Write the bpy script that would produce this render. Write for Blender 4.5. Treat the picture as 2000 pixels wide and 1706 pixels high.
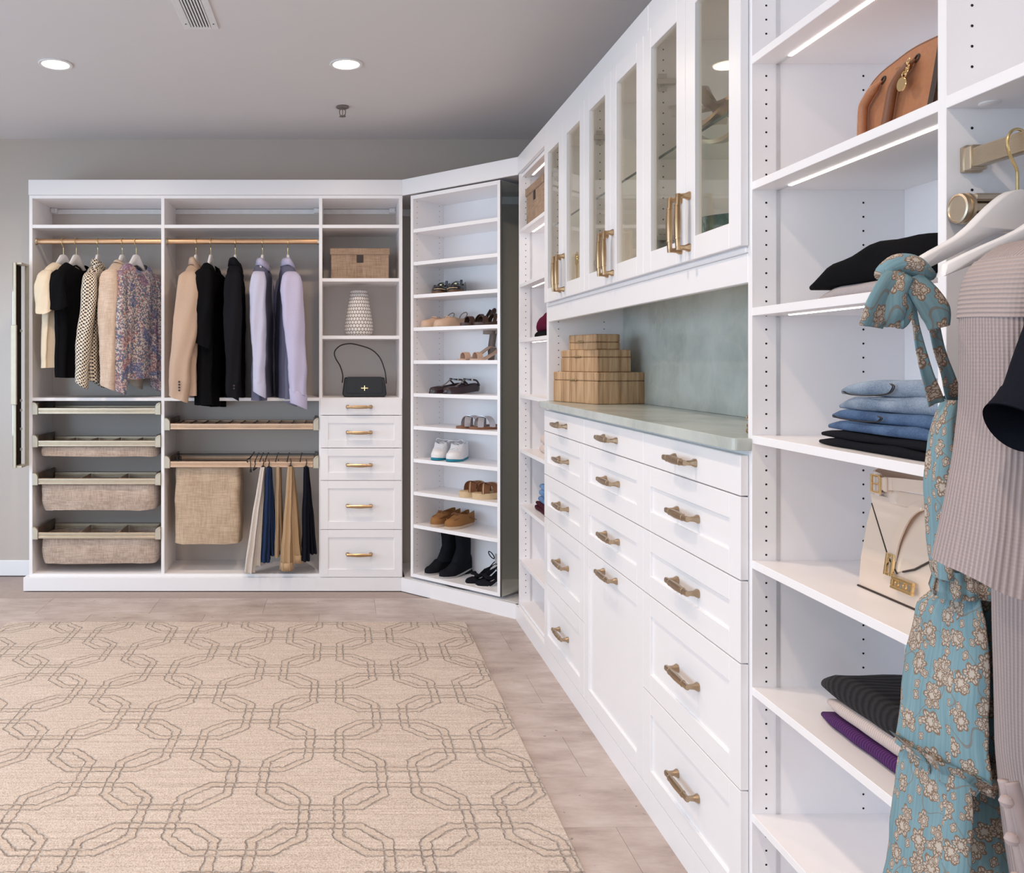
import bpy, math, random
from mathutils import Vector, Matrix, noise
import numpy as np
R = math.radians
S = bpy.context.scene
COL = S.collection
for _o in list(bpy.data.objects): bpy.data.objects.remove(_o)
random.seed(7)

# ------------------------------------------------------------------ camera
EYE = 1.346
FOC = 1690.0                     # focal length for a 2000 px wide frame
cd = bpy.data.cameras.new('camera'); cam = bpy.data.objects.new('camera', cd); COL.objects.link(cam)
cam.location = (0, 0, EYE); cam.rotation_euler = (R(90), 0, 0)
cd.sensor_fit = 'HORIZONTAL'; cd.sensor_width = 36.0; cd.lens = FOC / 2000 * 36.0
cd.shift_x = (1000 - 667) / 2000; cd.shift_y = -(853 - 709) / 2000
cd.clip_start = .05; cd.clip_end = 60
S.camera = cam
S.view_settings.view_transform = 'Standard'; S.view_settings.look = 'None'
S.view_settings.gamma = 1; S.view_settings.use_curve_mapping = False
S.view_settings.exposure = -0.52
S.cycles.max_bounces = 12; S.cycles.diffuse_bounces = 9; S.cycles.transparent_max_bounces = 16
S.cycles.caustics_reflective = False; S.cycles.caustics_refractive = False
S.cycles.sample_clamp_indirect = 6

# ------------------------------------------------------------------ world and daylight
w = bpy.data.worlds.new('world'); S.world = w; w.use_nodes = True
bg = w.node_tree.nodes['Background']; bg.inputs[0].default_value = (.72, .86, 1, 1); bg.inputs[1].default_value = 1.0

def area(name, loc, rot, sx, sy, power, col, spread=180, shape='RECTANGLE'):
    l = bpy.data.lights.new(name, 'AREA'); l.shape = shape; l.size = sx; l.size_y = sy
    l.energy = power; l.color = col; l.spread = R(spread)
    o = bpy.data.objects.new(name, l); COL.objects.link(o); o.location = loc; o.rotation_euler = rot
    return o
# daylight falling through the tall side window, plus an added fill lamp behind the viewer
area('daylight_side', (-3.75, 2.2, 1.75), (0, R(-80), R(16)), 2.4, 5.6, 225, (.60, .80, 1.0))
area('front_fill', (-.9, -3.3, 1.75), (R(90), 0, 0), 4.2, 2.2, 124, (.72, .86, 1.0))  # added fill to brighten faces turned to the viewer
LAMP_W = 13.5
LAMP_COL = (1.0, .79, .61)

# ------------------------------------------------------------------ material kit
MATS = {}
class NT:
    def __init__(s, name):
        s.m = bpy.data.materials.new(name); s.m.use_nodes = True
        s.t = s.m.node_tree; s.b = s.t.nodes['Principled BSDF']; MATS[name] = s.m
    def n(s, typ, **kw):
        nd = s.t.nodes.new(typ)
        for k, v in kw.items():
            if k in nd.inputs: s.set(nd.inputs[k], v)
            else: setattr(nd, k, v)
        return nd
    def set(s, inp, v):
        if isinstance(v, bpy.types.NodeSocket): s.t.links.new(v, inp)
        else:
            if hasattr(inp, 'default_value') and inp.type == 'RGBA' and len(v) == 3: v = (*v, 1)
            inp.default_value = v
    def math(s, op, a, b=0.0, c=0.0, clamp=False):
        nd = s.t.nodes.new('ShaderNodeMath'); nd.operation = op; nd.use_clamp = clamp
        for i, v in enumerate((a, b, c)): s.set(nd.inputs[i], v)
        return nd.outputs[0]
    def mix(s, f, a, b, typ='MIX'):
        nd = s.t.nodes.new('ShaderNodeMix'); nd.data_type = 'RGBA'; nd.blend_type = typ
        s.set(nd.inputs[0], f); s.set(nd.inputs[6], a); s.set(nd.inputs[7], b)
        return nd.outputs[2]
    def noise(s, vec, scale, detail=3, rough=.55):
        nd = s.t.nodes.new('ShaderNodeTexNoise'); s.t.links.new(vec, nd.inputs['Vector'])
        nd.inputs['Scale'].default_value = scale; nd.inputs['Detail'].default_value = detail; nd.inputs['Roughness'].default_value = rough
        return nd.outputs['Fac']
    def scale(s, vec, v):
        nd = s.t.nodes.new('ShaderNodeVectorMath'); nd.operation = 'MULTIPLY'; s.set(nd.inputs[0], vec); nd.inputs[1].default_value = v
        return nd.outputs[0]
    def add(s, vec, v):
        nd = s.t.nodes.new('ShaderNodeVectorMath'); nd.operation = 'ADD'; s.set(nd.inputs[0], vec); s.set(nd.inputs[1], v)
        return nd.outputs[0]
    def sep(s, vec):
        nd = s.t.nodes.new('ShaderNodeSeparateXYZ'); s.t.links.new(vec, nd.inputs[0]); return nd.outputs
    def obj(s): return s.t.nodes.new('ShaderNodeTexCoord').outputs['Object']
    def uv(s): return s.t.nodes.new('ShaderNodeTexCoord').outputs['UV']
    def pos(s): return s.t.nodes.new('ShaderNodeNewGeometry').outputs['Position']
    def rand(s): return s.t.nodes.new('ShaderNodeObjectInfo').outputs['Random']
    def ramp(s, f, stops):
        nd = s.t.nodes.new('ShaderNodeValToRGB'); s.t.links.new(f, nd.inputs[0]); cr = nd.color_ramp
        while len(cr.elements) < len(stops): cr.elements.new(.5)
        for e, (p, c) in zip(cr.elements, stops): e.position = p; e.color = (*c, 1)
        return nd.outputs[0]
    def bump(s, h, strength=.3, dist=.002):
        nd = s.t.nodes.new('ShaderNodeBump'); s.t.links.new(h, nd.inputs['Height'])
        nd.inputs['Strength'].default_value = strength; nd.inputs['Distance'].default_value = dist
        s.t.links.new(nd.outputs[0], s.b.inputs['Normal'])
    def p(s, **kw):
        for k, v in kw.items(): s.set(s.b.inputs[k.replace('_', ' ')], v)
        return s

def plain(name, col, rough=.5, metal=0.0, var=.04, nscale=30, bump=0.0, **kw):
    k = NT(name); f = k.noise(k.obj(), nscale)
    lo = tuple(max(0, c * (1 - var)) for c in col); hi = tuple(min(1, c * (1 + var)) for c in col)
    if rough >= .8: kw.setdefault('Specular_IOR_Level', .06)
    k.p(Base_Color=k.ramp(f, [(.3, lo), (.7, hi)]), Roughness=rough, Metallic=metal, **kw)
    if bump: k.bump(f, bump, .002)
    return k.m

plain('white_board', (.885, .868, .878), .38, var=.008, nscale=6)
plain('white_gloss', (.865, .855, .868), .30, var=.006, nscale=4)
plain('white_plastic', (.78, .77, .77), .35)
plain('white_wood', (.80, .78, .78), .35, var=.01)
plain('wall_paint', (.525, .465, .42), .25, var=.012, nscale=2)
plain('ceiling_paint', (.70, .675, .675), .75, var=.012, nscale=2)
plain('gold_rod', (.62, .385, .23), .38, 1.0)
plain('rose_metal', (.66, .47, .335), .45, 1.0)
plain('mauve_plain', (.44, .36, .35), .95)
plain('champagne_metal', (.60, .505, .385), .38, 1.0)
plain('champagne_cap', (.56, .51, .41), .42, .5)
plain('brass', (.46, .345, .235), .34, 1.0)
plain('bright_brass', (.50, .335, .19), .30, 1.0)
plain('gold_polish', (.95, .70, .36), .15, 1.0)
plain('hook_gold', (.80, .64, .32), .2, 1.0)
plain('steel', (.66, .63, .59), .35, .75)
plain('dull_chrome', (.26, .235, .215), .4, .6)
plain('aluminium', (.72, .71, .72), .45, .6)
plain('dark_steel', (.10, .085, .075), .4, .7)
plain('black_wire', (.012, .012, .014), .4, .3)
plain('hole', (.02, .017, .016), .8)  # near-black colour stands in for the shade inside holes
plain('dark_cover', (.085, .058, .042), .35)
plain('dark_felt', (.022, .016, .014), .9)
plain('shadow_gap', (.10, .09, .085), .7)
plain('black_cloth', (.006, .006, .007), .95, bump=.3, nscale=250)
plain('black_cloth_grey', (.011, .011, .014), .9, bump=.3, nscale=250)
plain('black_knit', (.018, .017, .021), .9, bump=.5, nscale=300)
plain('navy_cloth', (.020, .036, .085), .85, bump=.3, nscale=200)
plain('dark_navy', (.009, .010, .016), .85, bump=.3, nscale=200)
plain('cream_knit', (.74, .62, .46), .9, bump=.5, nscale=220)
plain('beige_wool', (.50, .36, .27), .85, bump=.3, nscale=260)
plain('beige_linen', (.56, .43, .34), .9, var=.10, bump=.4, nscale=160)
plain('off_white_cloth', (.66, .60, .54), .88, bump=.3, nscale=90)
plain('khaki_cloth', (.50, .345, .205), .85, bump=.3, nscale=150)
plain('khaki_light', (.44, .325, .215), .85, bump=.3, nscale=150)
plain('grey_knit', (.42, .37, .37), .95, bump=.6, nscale=240)
plain('pale_pink_knit', (.66, .55, .50), .95, bump=.5, nscale=200)
plain('burgundy_knit', (.10, .008, .03), .9, bump=.5, nscale=200)
plain('maroon_cloth', (.06, .015, .025), .9)
plain('burgundy_leather', (.11, .018, .035), .4, bump=.2, nscale=120)
plain('black_leather', (.010, .010, .011), .38, bump=.15, nscale=160)
plain('black_patent', (.012, .010, .010), .22)
plain('black_suede', (.012, .013, .017), .85, bump=.3, nscale=200)
plain('plum_patent', (.035, .018, .022), .18)
plain('brown_leather', (.055, .024, .015), .4, bump=.2)
plain('tan_suede', (.29, .145, .058), .85, bump=.3, nscale=180)
plain('cognac_leather', (.21, .088, .040), .5, bump=.25, nscale=160)
plain('nude_leather', (.52, .36, .27), .5)
plain('taupe_suede', (.30, .255, .225), .85)
plain('blush_canvas', (.60, .42, .31), .85)
plain('silver_leather', (.62, .62, .66), .3, .6)
plain('sneaker_white', (.80, .79, .80), .7, bump=.2, nscale=120)
plain('teal_rubber', (.0, .20, .30), .5)
plain('cream_sole', (.62, .47, .30), .8, bump=.3, nscale=90)
plain('pale_sole', (.50, .38, .28), .7)
plain('clear_sole', (.35, .34, .34), .25)
plain('bronze', (.42, .34, .26), .32, .9)
plain('dark_wood_arch', (.12, .06, .03), .6)
plain('handbag_tan', (.40, .165, .075), .48, var=.06, nscale=180, bump=.35)
plain('handbag_tan_dark', (.20, .075, .030), .45, bump=.2, nscale=180)
plain('dark_edge', (.035, .022, .018), .6)
plain('handbag_beige', (.70, .57, .47), .16, var=.03, nscale=8, Coat_Weight=.6)
plain('handbag_beige_in', (.42, .30, .23), .6)
plain('cream_inside', (.60, .58, .56), .6)

def emit(name, col, s):
    k = NT(name); k.p(Base_Color=(.8, .8, .8), Emission_Color=col, Emission_Strength=s); return k.m
emit('led', (1.0, .92, .84), 12.0)
emit('lamp_lens', (1.0, .86, .66), 9.0)

def linen(name, a, b, sc):
    k = NT(name); o = k.obj(); s = k.sep(o)
    fx = k.noise(k.scale(o, (sc, sc, sc * .06)), 1.0, 2); fz = k.noise(k.scale(o, (sc * .06, sc * .06, sc)), 1.0, 2)
    f = k.math('MULTIPLY', k.math('ADD', fx, fz), .5); blot = k.noise(o, 9, 2)
    f2 = k.math('ADD', f, k.math('MULTIPLY', k.math('SUBTRACT', blot, .5), .35))
    k.p(Base_Color=k.ramp(f2, [(.36, a), (.64, b)]), Roughness=.9); k.bump(f, .5, .002); return k.m
linen('linen_bin', (.36, .265, .205), (.60, .48, .395), 260)
linen('linen_bag', (.40, .285, .19), (.60, .455, .33), 240)
linen('linen_box', (.255, .165, .108), (.42, .295, .205), 220)
linen('linen_shirt', (.50, .37, .28), (.68, .54, .43), 300)

def knit(name, col, dark, freq, axis=0):
    k = NT(name); u = k.sep(k.uv())
    s = k.math('SINE', k.math('MULTIPLY', u[axis], freq)); s = k.math('MULTIPLY_ADD', s, .5, .5)
    row = k.math('MULTIPLY_ADD', k.math('SINE', k.math('MULTIPLY', u[1 - axis], 1400)), .5, .5)
    h = k.math('ADD', s, k.math('MULTIPLY', row, .18))
    k.p(Base_Color=k.mix(s, dark, col), Roughness=.95); k.bump(h, .5, .003); return k.m
knit('mauve_rib', (.43, .355, .345), (.31, .25, .245), 1250)
knit('mauve_rib_flat', (.43, .355, .34), (.365, .30, .285), 1150, 1)
knit('purple_rib', (.10, .014, .14), (.03, .006, .05), 900, 1)
knit('cream_rib', (.66, .56, .53), (.52, .43, .40), 1100, 1)
knit('black_rib', (.017, .015, .019), (.003, .003, .004), 330, 1)

def weave(name, a, b, f):
    k = NT(name); u = k.sep(k.uv())
    s1 = k.math('SINE', k.math('MULTIPLY', u[0], f)); s2 = k.math('SINE', k.math('MULTIPLY', u[1], f))
    m = k.math('MULTIPLY_ADD', k.math('ADD', s1, s2), .25, .5)
    k.p(Base_Color=k.mix(m, a, b), Roughness=.8); return k.m
weave('lilac_check', (.40, .385, .55), (.55, .505, .66), 900)
weave('pale_blue_cloth', (.46, .46, .60), (.55, .545, .68), 1200)
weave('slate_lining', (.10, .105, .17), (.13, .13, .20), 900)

def polka():
    k = NT('polka_dot'); u = k.sep(k.uv()); P = .021
    def cell(off):
        a = k.math('SUBTRACT', k.math('FRACT', k.math('ADD', k.math('DIVIDE', u[0], P), off)), .5)
        b = k.math('SUBTRACT', k.math('FRACT', k.math('ADD', k.math('DIVIDE', u[1], P), off)), .5)
        return k.math('ADD', k.math('MULTIPLY', a, a), k.math('MULTIPLY', b, b))
    d = k.math('MINIMUM', cell(0), cell(.5)); f = k.math('LESS_THAN', d, .062)
    k.p(Base_Color=k.mix(f, (.72, .62, .49), (.020, .016, .018)), Roughness=.7)
polka()

def denim(name, a, b):
    k = NT(name); o = k.obj(); f = k.noise(o, 14, 4); t = k.noise(k.scale(o, (1, 1, 1)), 420, 1)
    k.p(Base_Color=k.ramp(k.math('ADD', f, k.math('MULTIPLY', k.math('SUBTRACT', t, .5), .5)), [(.3, a), (.7, b)]), Roughness=.9); k.bump(t, .5, .001)
denim('denim_light', (.115, .165, .24), (.28, .345, .43)); denim('denim_mid', (.030, .065, .145), (.085, .155, .28)); denim('denim_blue', (.07, .15, .30), (.16, .29, .50))

def patchwork():
    k = NT('patchwork_floral'); u = k.uv()
    v1 = k.n('ShaderNodeTexVoronoi', Vector=u, Scale=115.0); c = k.sep(v1.outputs['Color'])
    base = k.ramp(c[0], [(.0, (.62, .53, .49)), (.30, (.55, .46, .44)), (.48, (.14, .18, .30)), (.58, (.40, .17, .17)), (.68, (.62, .54, .48)), (.86, (.13, .21, .22)), (1, (.50, .42, .42))])
    nt = [x for x in k.t.nodes if x.bl_idname == 'ShaderNodeValToRGB'][-1]; nt.color_ramp.interpolation = 'CONSTANT'
    edge = k.math('GREATER_THAN', v1.outputs['Distance'], .56)
    base = k.mix(k.math('MULTIPLY', edge, .75), base, (.10, .09, .16))
    v2 = k.n('ShaderNodeTexVoronoi', Vector=u, Scale=17.0); c2 = k.sep(v2.outputs['Color'])
    blue = k.math('MULTIPLY', k.math('GREATER_THAN', c2[0], .76), .55); base = k.mix(blue, base, (.045, .095, .27))
    red = k.math('MULTIPLY', k.math('LESS_THAN', c2[1], .12), .28); base = k.mix(red, base, (.42, .10, .09))
    k.p(Base_Color=base, Roughness=.75)
patchwork()

def flowers():
    k = NT('teal_floral'); u0 = k.uv()
    base = k.ramp(k.noise(k.scale(u0, (260, 6, 1)), 1, 2), [(.3, (.135, .255, .30)), (.7, (.205, .335, .375))])
    out = base
    for sc, R0, pet, off, skip in ((29.0, .50, 6, 0.0, .06), (47.0, .38, 4, 3.7, .25)):
        u = k.add(u0, (off, off * .7, 0))
        v = k.n('ShaderNodeTexVoronoi', Vector=k.scale(u, (sc, sc, sc)), Scale=1.0, voronoi_dimensions='2D', Randomness=.8)
        dv = k.t.nodes.new('ShaderNodeVectorMath'); dv.operation = 'SUBTRACT'
        k.set(dv.inputs[0], k.scale(u, (sc, sc, sc))); k.set(dv.inputs[1], v.outputs['Position'])
        d = k.sep(dv.outputs[0]); rc = k.sep(v.outputs['Color'])
        ang = k.math('ADD', k.math('ARCTAN2', d[1], d[0]), k.math('MULTIPLY', rc[0], 6.28))
        wob = k.math('MULTIPLY', k.math('SUBTRACT', k.noise(u, 170, 2), .5), .16)
        ex = k.math('ADD', 1.0, k.math('MULTIPLY', rc[2], .7))
        r = k.math('SQRT', k.math('ADD', k.math('MULTIPLY', k.math('MULTIPLY', d[0], ex), k.math('MULTIPLY', d[0], ex)), k.math('MULTIPLY', d[1], d[1])))
        r = k.math('ADD', r, wob)
        pt = k.math('ABSOLUTE', k.math('SINE', k.math('MULTIPLY', ang, pet / 2)))
        Rr = k.math('MULTIPLY', k.math('MULTIPLY_ADD', pt, .34, .66), k.math('MULTIPLY_ADD', rc[1], .14, R0 - .10))
        on = k.math('GREATER_THAN', rc[1], skip)
        inside = k.math('MULTIPLY', k.math('LESS_THAN', r, Rr), on)
        q = k.math('DIVIDE', r, Rr)
        ln = k.math('LESS_THAN', k.math('ABSOLUTE', k.math('SUBTRACT', q, .93)), .10)
        ln2 = k.math('LESS_THAN', k.math('ABSOLUTE', k.math('SUBTRACT', q, .50)), .085)
        vein = k.math('MULTIPLY', k.math('GREATER_THAN', k.math('ABSOLUTE', k.math('SINE', k.math('MULTIPLY', ang, pet * 1.5))), .90), k.math('GREATER_THAN', q, .3))
        lines = k.math('MAXIMUM', k.math('MAXIMUM', ln, ln2), vein)
        fl = k.mix(lines, (.50, .44, .375), (.21, .14, .095))
        out = k.mix(inside, out, fl)
    vn = k.noise(u0, 11, 1); vine = k.math('LESS_THAN', k.math('ABSOLUTE', k.math('SUBTRACT', vn, .5)), .0045)
    out = k.mix(k.math('MULTIPLY', vine, .6), out, (.20, .135, .09))
    k.p(Base_Color=out, Roughness=.8); k.bump(k.noise(k.scale(u0, (300, 20, 1)), 1, 2), .2, .002)
flowers()

def quartzite(name, tint):
    k = NT(name); o = k.pos()
    warp = k.t.nodes.new('ShaderNodeTexNoise'); k.set(warp.inputs['Vector'], o); warp.inputs['Scale'].default_value = 2.5; warp.inputs['Detail'].default_value = 4
    wv = k.add(k.scale(o, (1, 1.0, 1.0)), k.scale(warp.outputs['Color'], (.16, .16, .16)))
    f = k.noise(wv, 3.2, 6, .62)
    base = k.ramp(f, [(.30, (.36, .395, .365)), (.48, (.475, .515, .485)), (.62, (.545, .59, .565)), (.75, (.60, .61, .565))])
    v = k.noise(k.scale(wv, (1, .6, 1)), 3.6, 3, .5)
    vein = k.math('SUBTRACT', 1.0, k.math('MULTIPLY', k.math('ABSOLUTE', k.math('SUBTRACT', v, .5)), 42), clamp=True)
    v2 = k.noise(k.scale(wv, (1, 1.3, .5)), 6.1, 3, .5)
    vein2 = k.math('SUBTRACT', 1.0, k.math('MULTIPLY', k.math('ABSOLUTE', k.math('SUBTRACT', v2, .47)), 55), clamp=True)
    base = k.mix(k.math('MULTIPLY', k.math('MAXIMUM', vein, vein2), .34), base, (.58, .60, .52))
    k.p(Base_Color=base, Roughness=.22 if tint else .30)
quartzite('quartzite', 1)

def oak():
    k = NT('oak_veneer'); o = k.obj(); r = k.rand()
    oo = k.add(k.scale(o, (95, 95, 5)), k.t.nodes.new('ShaderNodeCombineXYZ').outputs[0])
    g = k.noise(oo, 1, 4, .6); band = k.noise(k.scale(o, (22, 22, 1.2)), 1, 2)
    c = k.ramp(k.math('MULTIPLY_ADD', band, .55, k.math('MULTIPLY', g, .45)), [(.33, (.22, .115, .055)), (.48, (.45, .275, .145)), (.66, (.66, .46, .28))])
    k.p(Base_Color=c, Roughness=.45); k.bump(g, .15, .001)
oak()

def floor_tile():
    k = NT('stone_tile'); p = k.pos(); r = k.rand()
    off = k.n('ShaderNodeCombineXYZ', X=k.math('MULTIPLY', r, .25), Y=k.math('MULTIPLY', r, .12))
    pp = k.add(p, off.outputs[0])
    a = k.noise(k.scale(pp, (2.6, 7, 1)), 1.9, 6, .68); b = k.noise(pp, 2.4, 4, .6)
    f = k.math('MULTIPLY_ADD', a, .6, k.math('MULTIPLY', b, .4))
    c = k.ramp(f, [(.34, (.32, .245, .215)), (.50, (.475, .39, .35)), (.66, (.61, .53, .49))])
    c = k.mix(k.math('MULTIPLY', r, .10), c, (.40, .32, .30))
    pit = k.noise(k.scale(pp, (26, 40, 1)), 1.5, 2, .5)
    pm = k.math('MULTIPLY', k.math('GREATER_THAN', pit, .70), k.math('GREATER_THAN', k.noise(pp, 4.5, 2), .52))
    c = k.mix(k.math('MULTIPLY', pm, .7), c, (.10, .08, .08))
    k.p(Base_Color=c, Roughness=.42); k.bump(f, .12, .003)
floor_tile()
plain('tile_joint', (.40, .33, .30), .8)

def rug():
    k = NT('rug_pile'); p = k.pos(); P = .484; A = .190; E = .213
    wob = k.t.nodes.new('ShaderNodeTexNoise'); k.set(wob.inputs['Vector'], p); wob.inputs['Scale'].default_value = 45; wob.inputs['Detail'].default_value = 2
    pw = k.add(p, k.scale(k.add(wob.outputs['Color'], (-.5, -.5, -.5)), (.020, .020, 0)))
    s = k.sep(pw)
    def ring(ox, oy):
        def loc(c, o):
            t = k.math('FRACT', k.math('DIVIDE', k.math('ADD', c, o + 48.4), P))
            return k.math('ABSOLUTE', k.math('MULTIPLY', k.math('SUBTRACT', t, .5), P))
        x = loc(s[0], .30 + ox + P / 2); y = loc(s[1], -3.03 + oy + P / 2)
        d = k.math('MAXIMUM', k.math('MAXIMUM', x, y), k.math('SUBTRACT', k.math('MULTIPLY', k.math('ADD', x, y), .7071), E - A))
        return k.math('ABSOLUTE', k.math('SUBTRACT', d, A))
    d1, d2 = ring(0, 0), ring(P / 2, P / 2)
    def line(d): return k.math('SUBTRACT', 1.0, k.math('DIVIDE', k.math('ABSOLUTE', k.math('SUBTRACT', d, .0145)), .0048), clamp=True)
    l1, l2 = line(d1), line(d2)
    # the band of one ring passes over the other's lines
    lines = k.math('MAXIMUM', l1, k.math('MULTIPLY', l2, k.math('GREATER_THAN', d1, .0)))
    inner = k.math('MAXIMUM', k.math('LESS_THAN', d1, .011), k.math('LESS_THAN', d2, .011))
    br = k.noise(k.scale(p, (16, 24, 1)), 1.0, 3, .6)
    streak = k.noise(k.scale(p, (3.0, 85, 1)), 1.0, 4, .65)
    knots = k.noise(p, 210, 2, .6)
    c = k.ramp(k.math('MULTIPLY_ADD', streak, .40, k.math('MULTIPLY', knots, .60)), [(.38, (.44, .35, .29)), (.51, (.61, .51, .44)), (.63, (.73, .63, .555))])
    c = k.mix(k.math('MULTIPLY', inner, .30), c, (.56, .44, .345))
    vis = k.math('MULTIPLY', lines, k.math('MULTIPLY_ADD', k.math('SUBTRACT', br, .44), 4.2, .20, clamp=True))
    c = k.mix(k.math('MULTIPLY', vis, .62), c, (.215, .185, .18))
    hair = k.math('GREATER_THAN', k.noise(k.scale(p, (7, 240, 1)), 1.0, 2, .5), .69)
    c = k.mix(k.math('MULTIPLY', hair, .25), c, (.30, .255, .215))
    k.p(Base_Color=c, Roughness=1.0)
    h = k.math('ADD', k.math('MULTIPLY', knots, .8), k.math('MULTIPLY', lines, -1.3)); k.bump(h, .9, .006)
rug()

def vase_mat():
    k = NT('lattice_ceramic'); u = k.sep(k.uv()); 
    b = k.math('MULTIPLY', u[1], 1 / .021); row = k.math('FLOOR', b); fb = k.math('SUBTRACT', k.math('FRACT', b), .5)
    a = k.math('FRACT', k.math('ADD', k.math('MULTIPLY', u[0], 26.0), k.math('MULTIPLY', k.math('MODULO', row, 2.0), .5)))
    fa = k.math('ABSOLUTE', k.math('SUBTRACT', a, .5)); d = k.math('ADD', k.math('MULTIPLY', fa, fa), k.math('MULTIPLY', k.math('MULTIPLY', fb, fb), .9))
    m = k.math('GREATER_THAN', d, .175)
    k.p(Base_Color=k.mix(m, (.80, .76, .73), (.33, .28, .26)), Roughness=.25); k.bump(k.math('MULTIPLY', d, -1.0), .8, .01)
vase_mat()

def teal_glass():
    k = NT('teal_glaze'); v = k.n('ShaderNodeTexVoronoi', Vector=k.scale(k.obj(), (60, 60, 45)), Scale=1.0)
    k.p(Base_Color=k.ramp(k.noise(k.obj(), 14), [(.3, (.02, .12, .13)), (.7, (.06, .25, .25))]), Roughness=.08, Coat_Weight=.5); k.bump(v.outputs['Distance'], .9, .01)
teal_glass()

def glass(name, tint, refl):
    k = NT(name); k.t.nodes.remove(k.b)
    tr = k.n('ShaderNodeBsdfTransparent', Color=tint); gl = k.n('ShaderNodeBsdfGlossy', Roughness=.02, Color=(1, 1, 1))
    lw = k.n('ShaderNodeLayerWeight', Blend=.5); f4 = k.math('POWER', lw.outputs['Facing'], 4.0); mx = k.t.nodes.new('ShaderNodeMixShader')
    k.set(mx.inputs[0], k.math('MULTIPLY_ADD', f4, .45, refl)); k.set(mx.inputs[1], tr.outputs[0]); k.set(mx.inputs[2], gl.outputs[0])
    k.t.links.new(mx.outputs[0], k.t.nodes['Material Output'].inputs[0])
glass('pane_glass', (.99, .965, .905), .02); glass('shelf_glass', (.95, .98, .96), .03)
plain('glass_edge', (.045, .075, .065), .15)
k = NT('mirror'); k.p(Base_Color=(.80, .87, .83), Metallic=1.0, Roughness=.03)
k = NT('dark_mirror'); k.p(Base_Color=(.25, .26, .27), Metallic=1.0, Roughness=.08)

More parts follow.
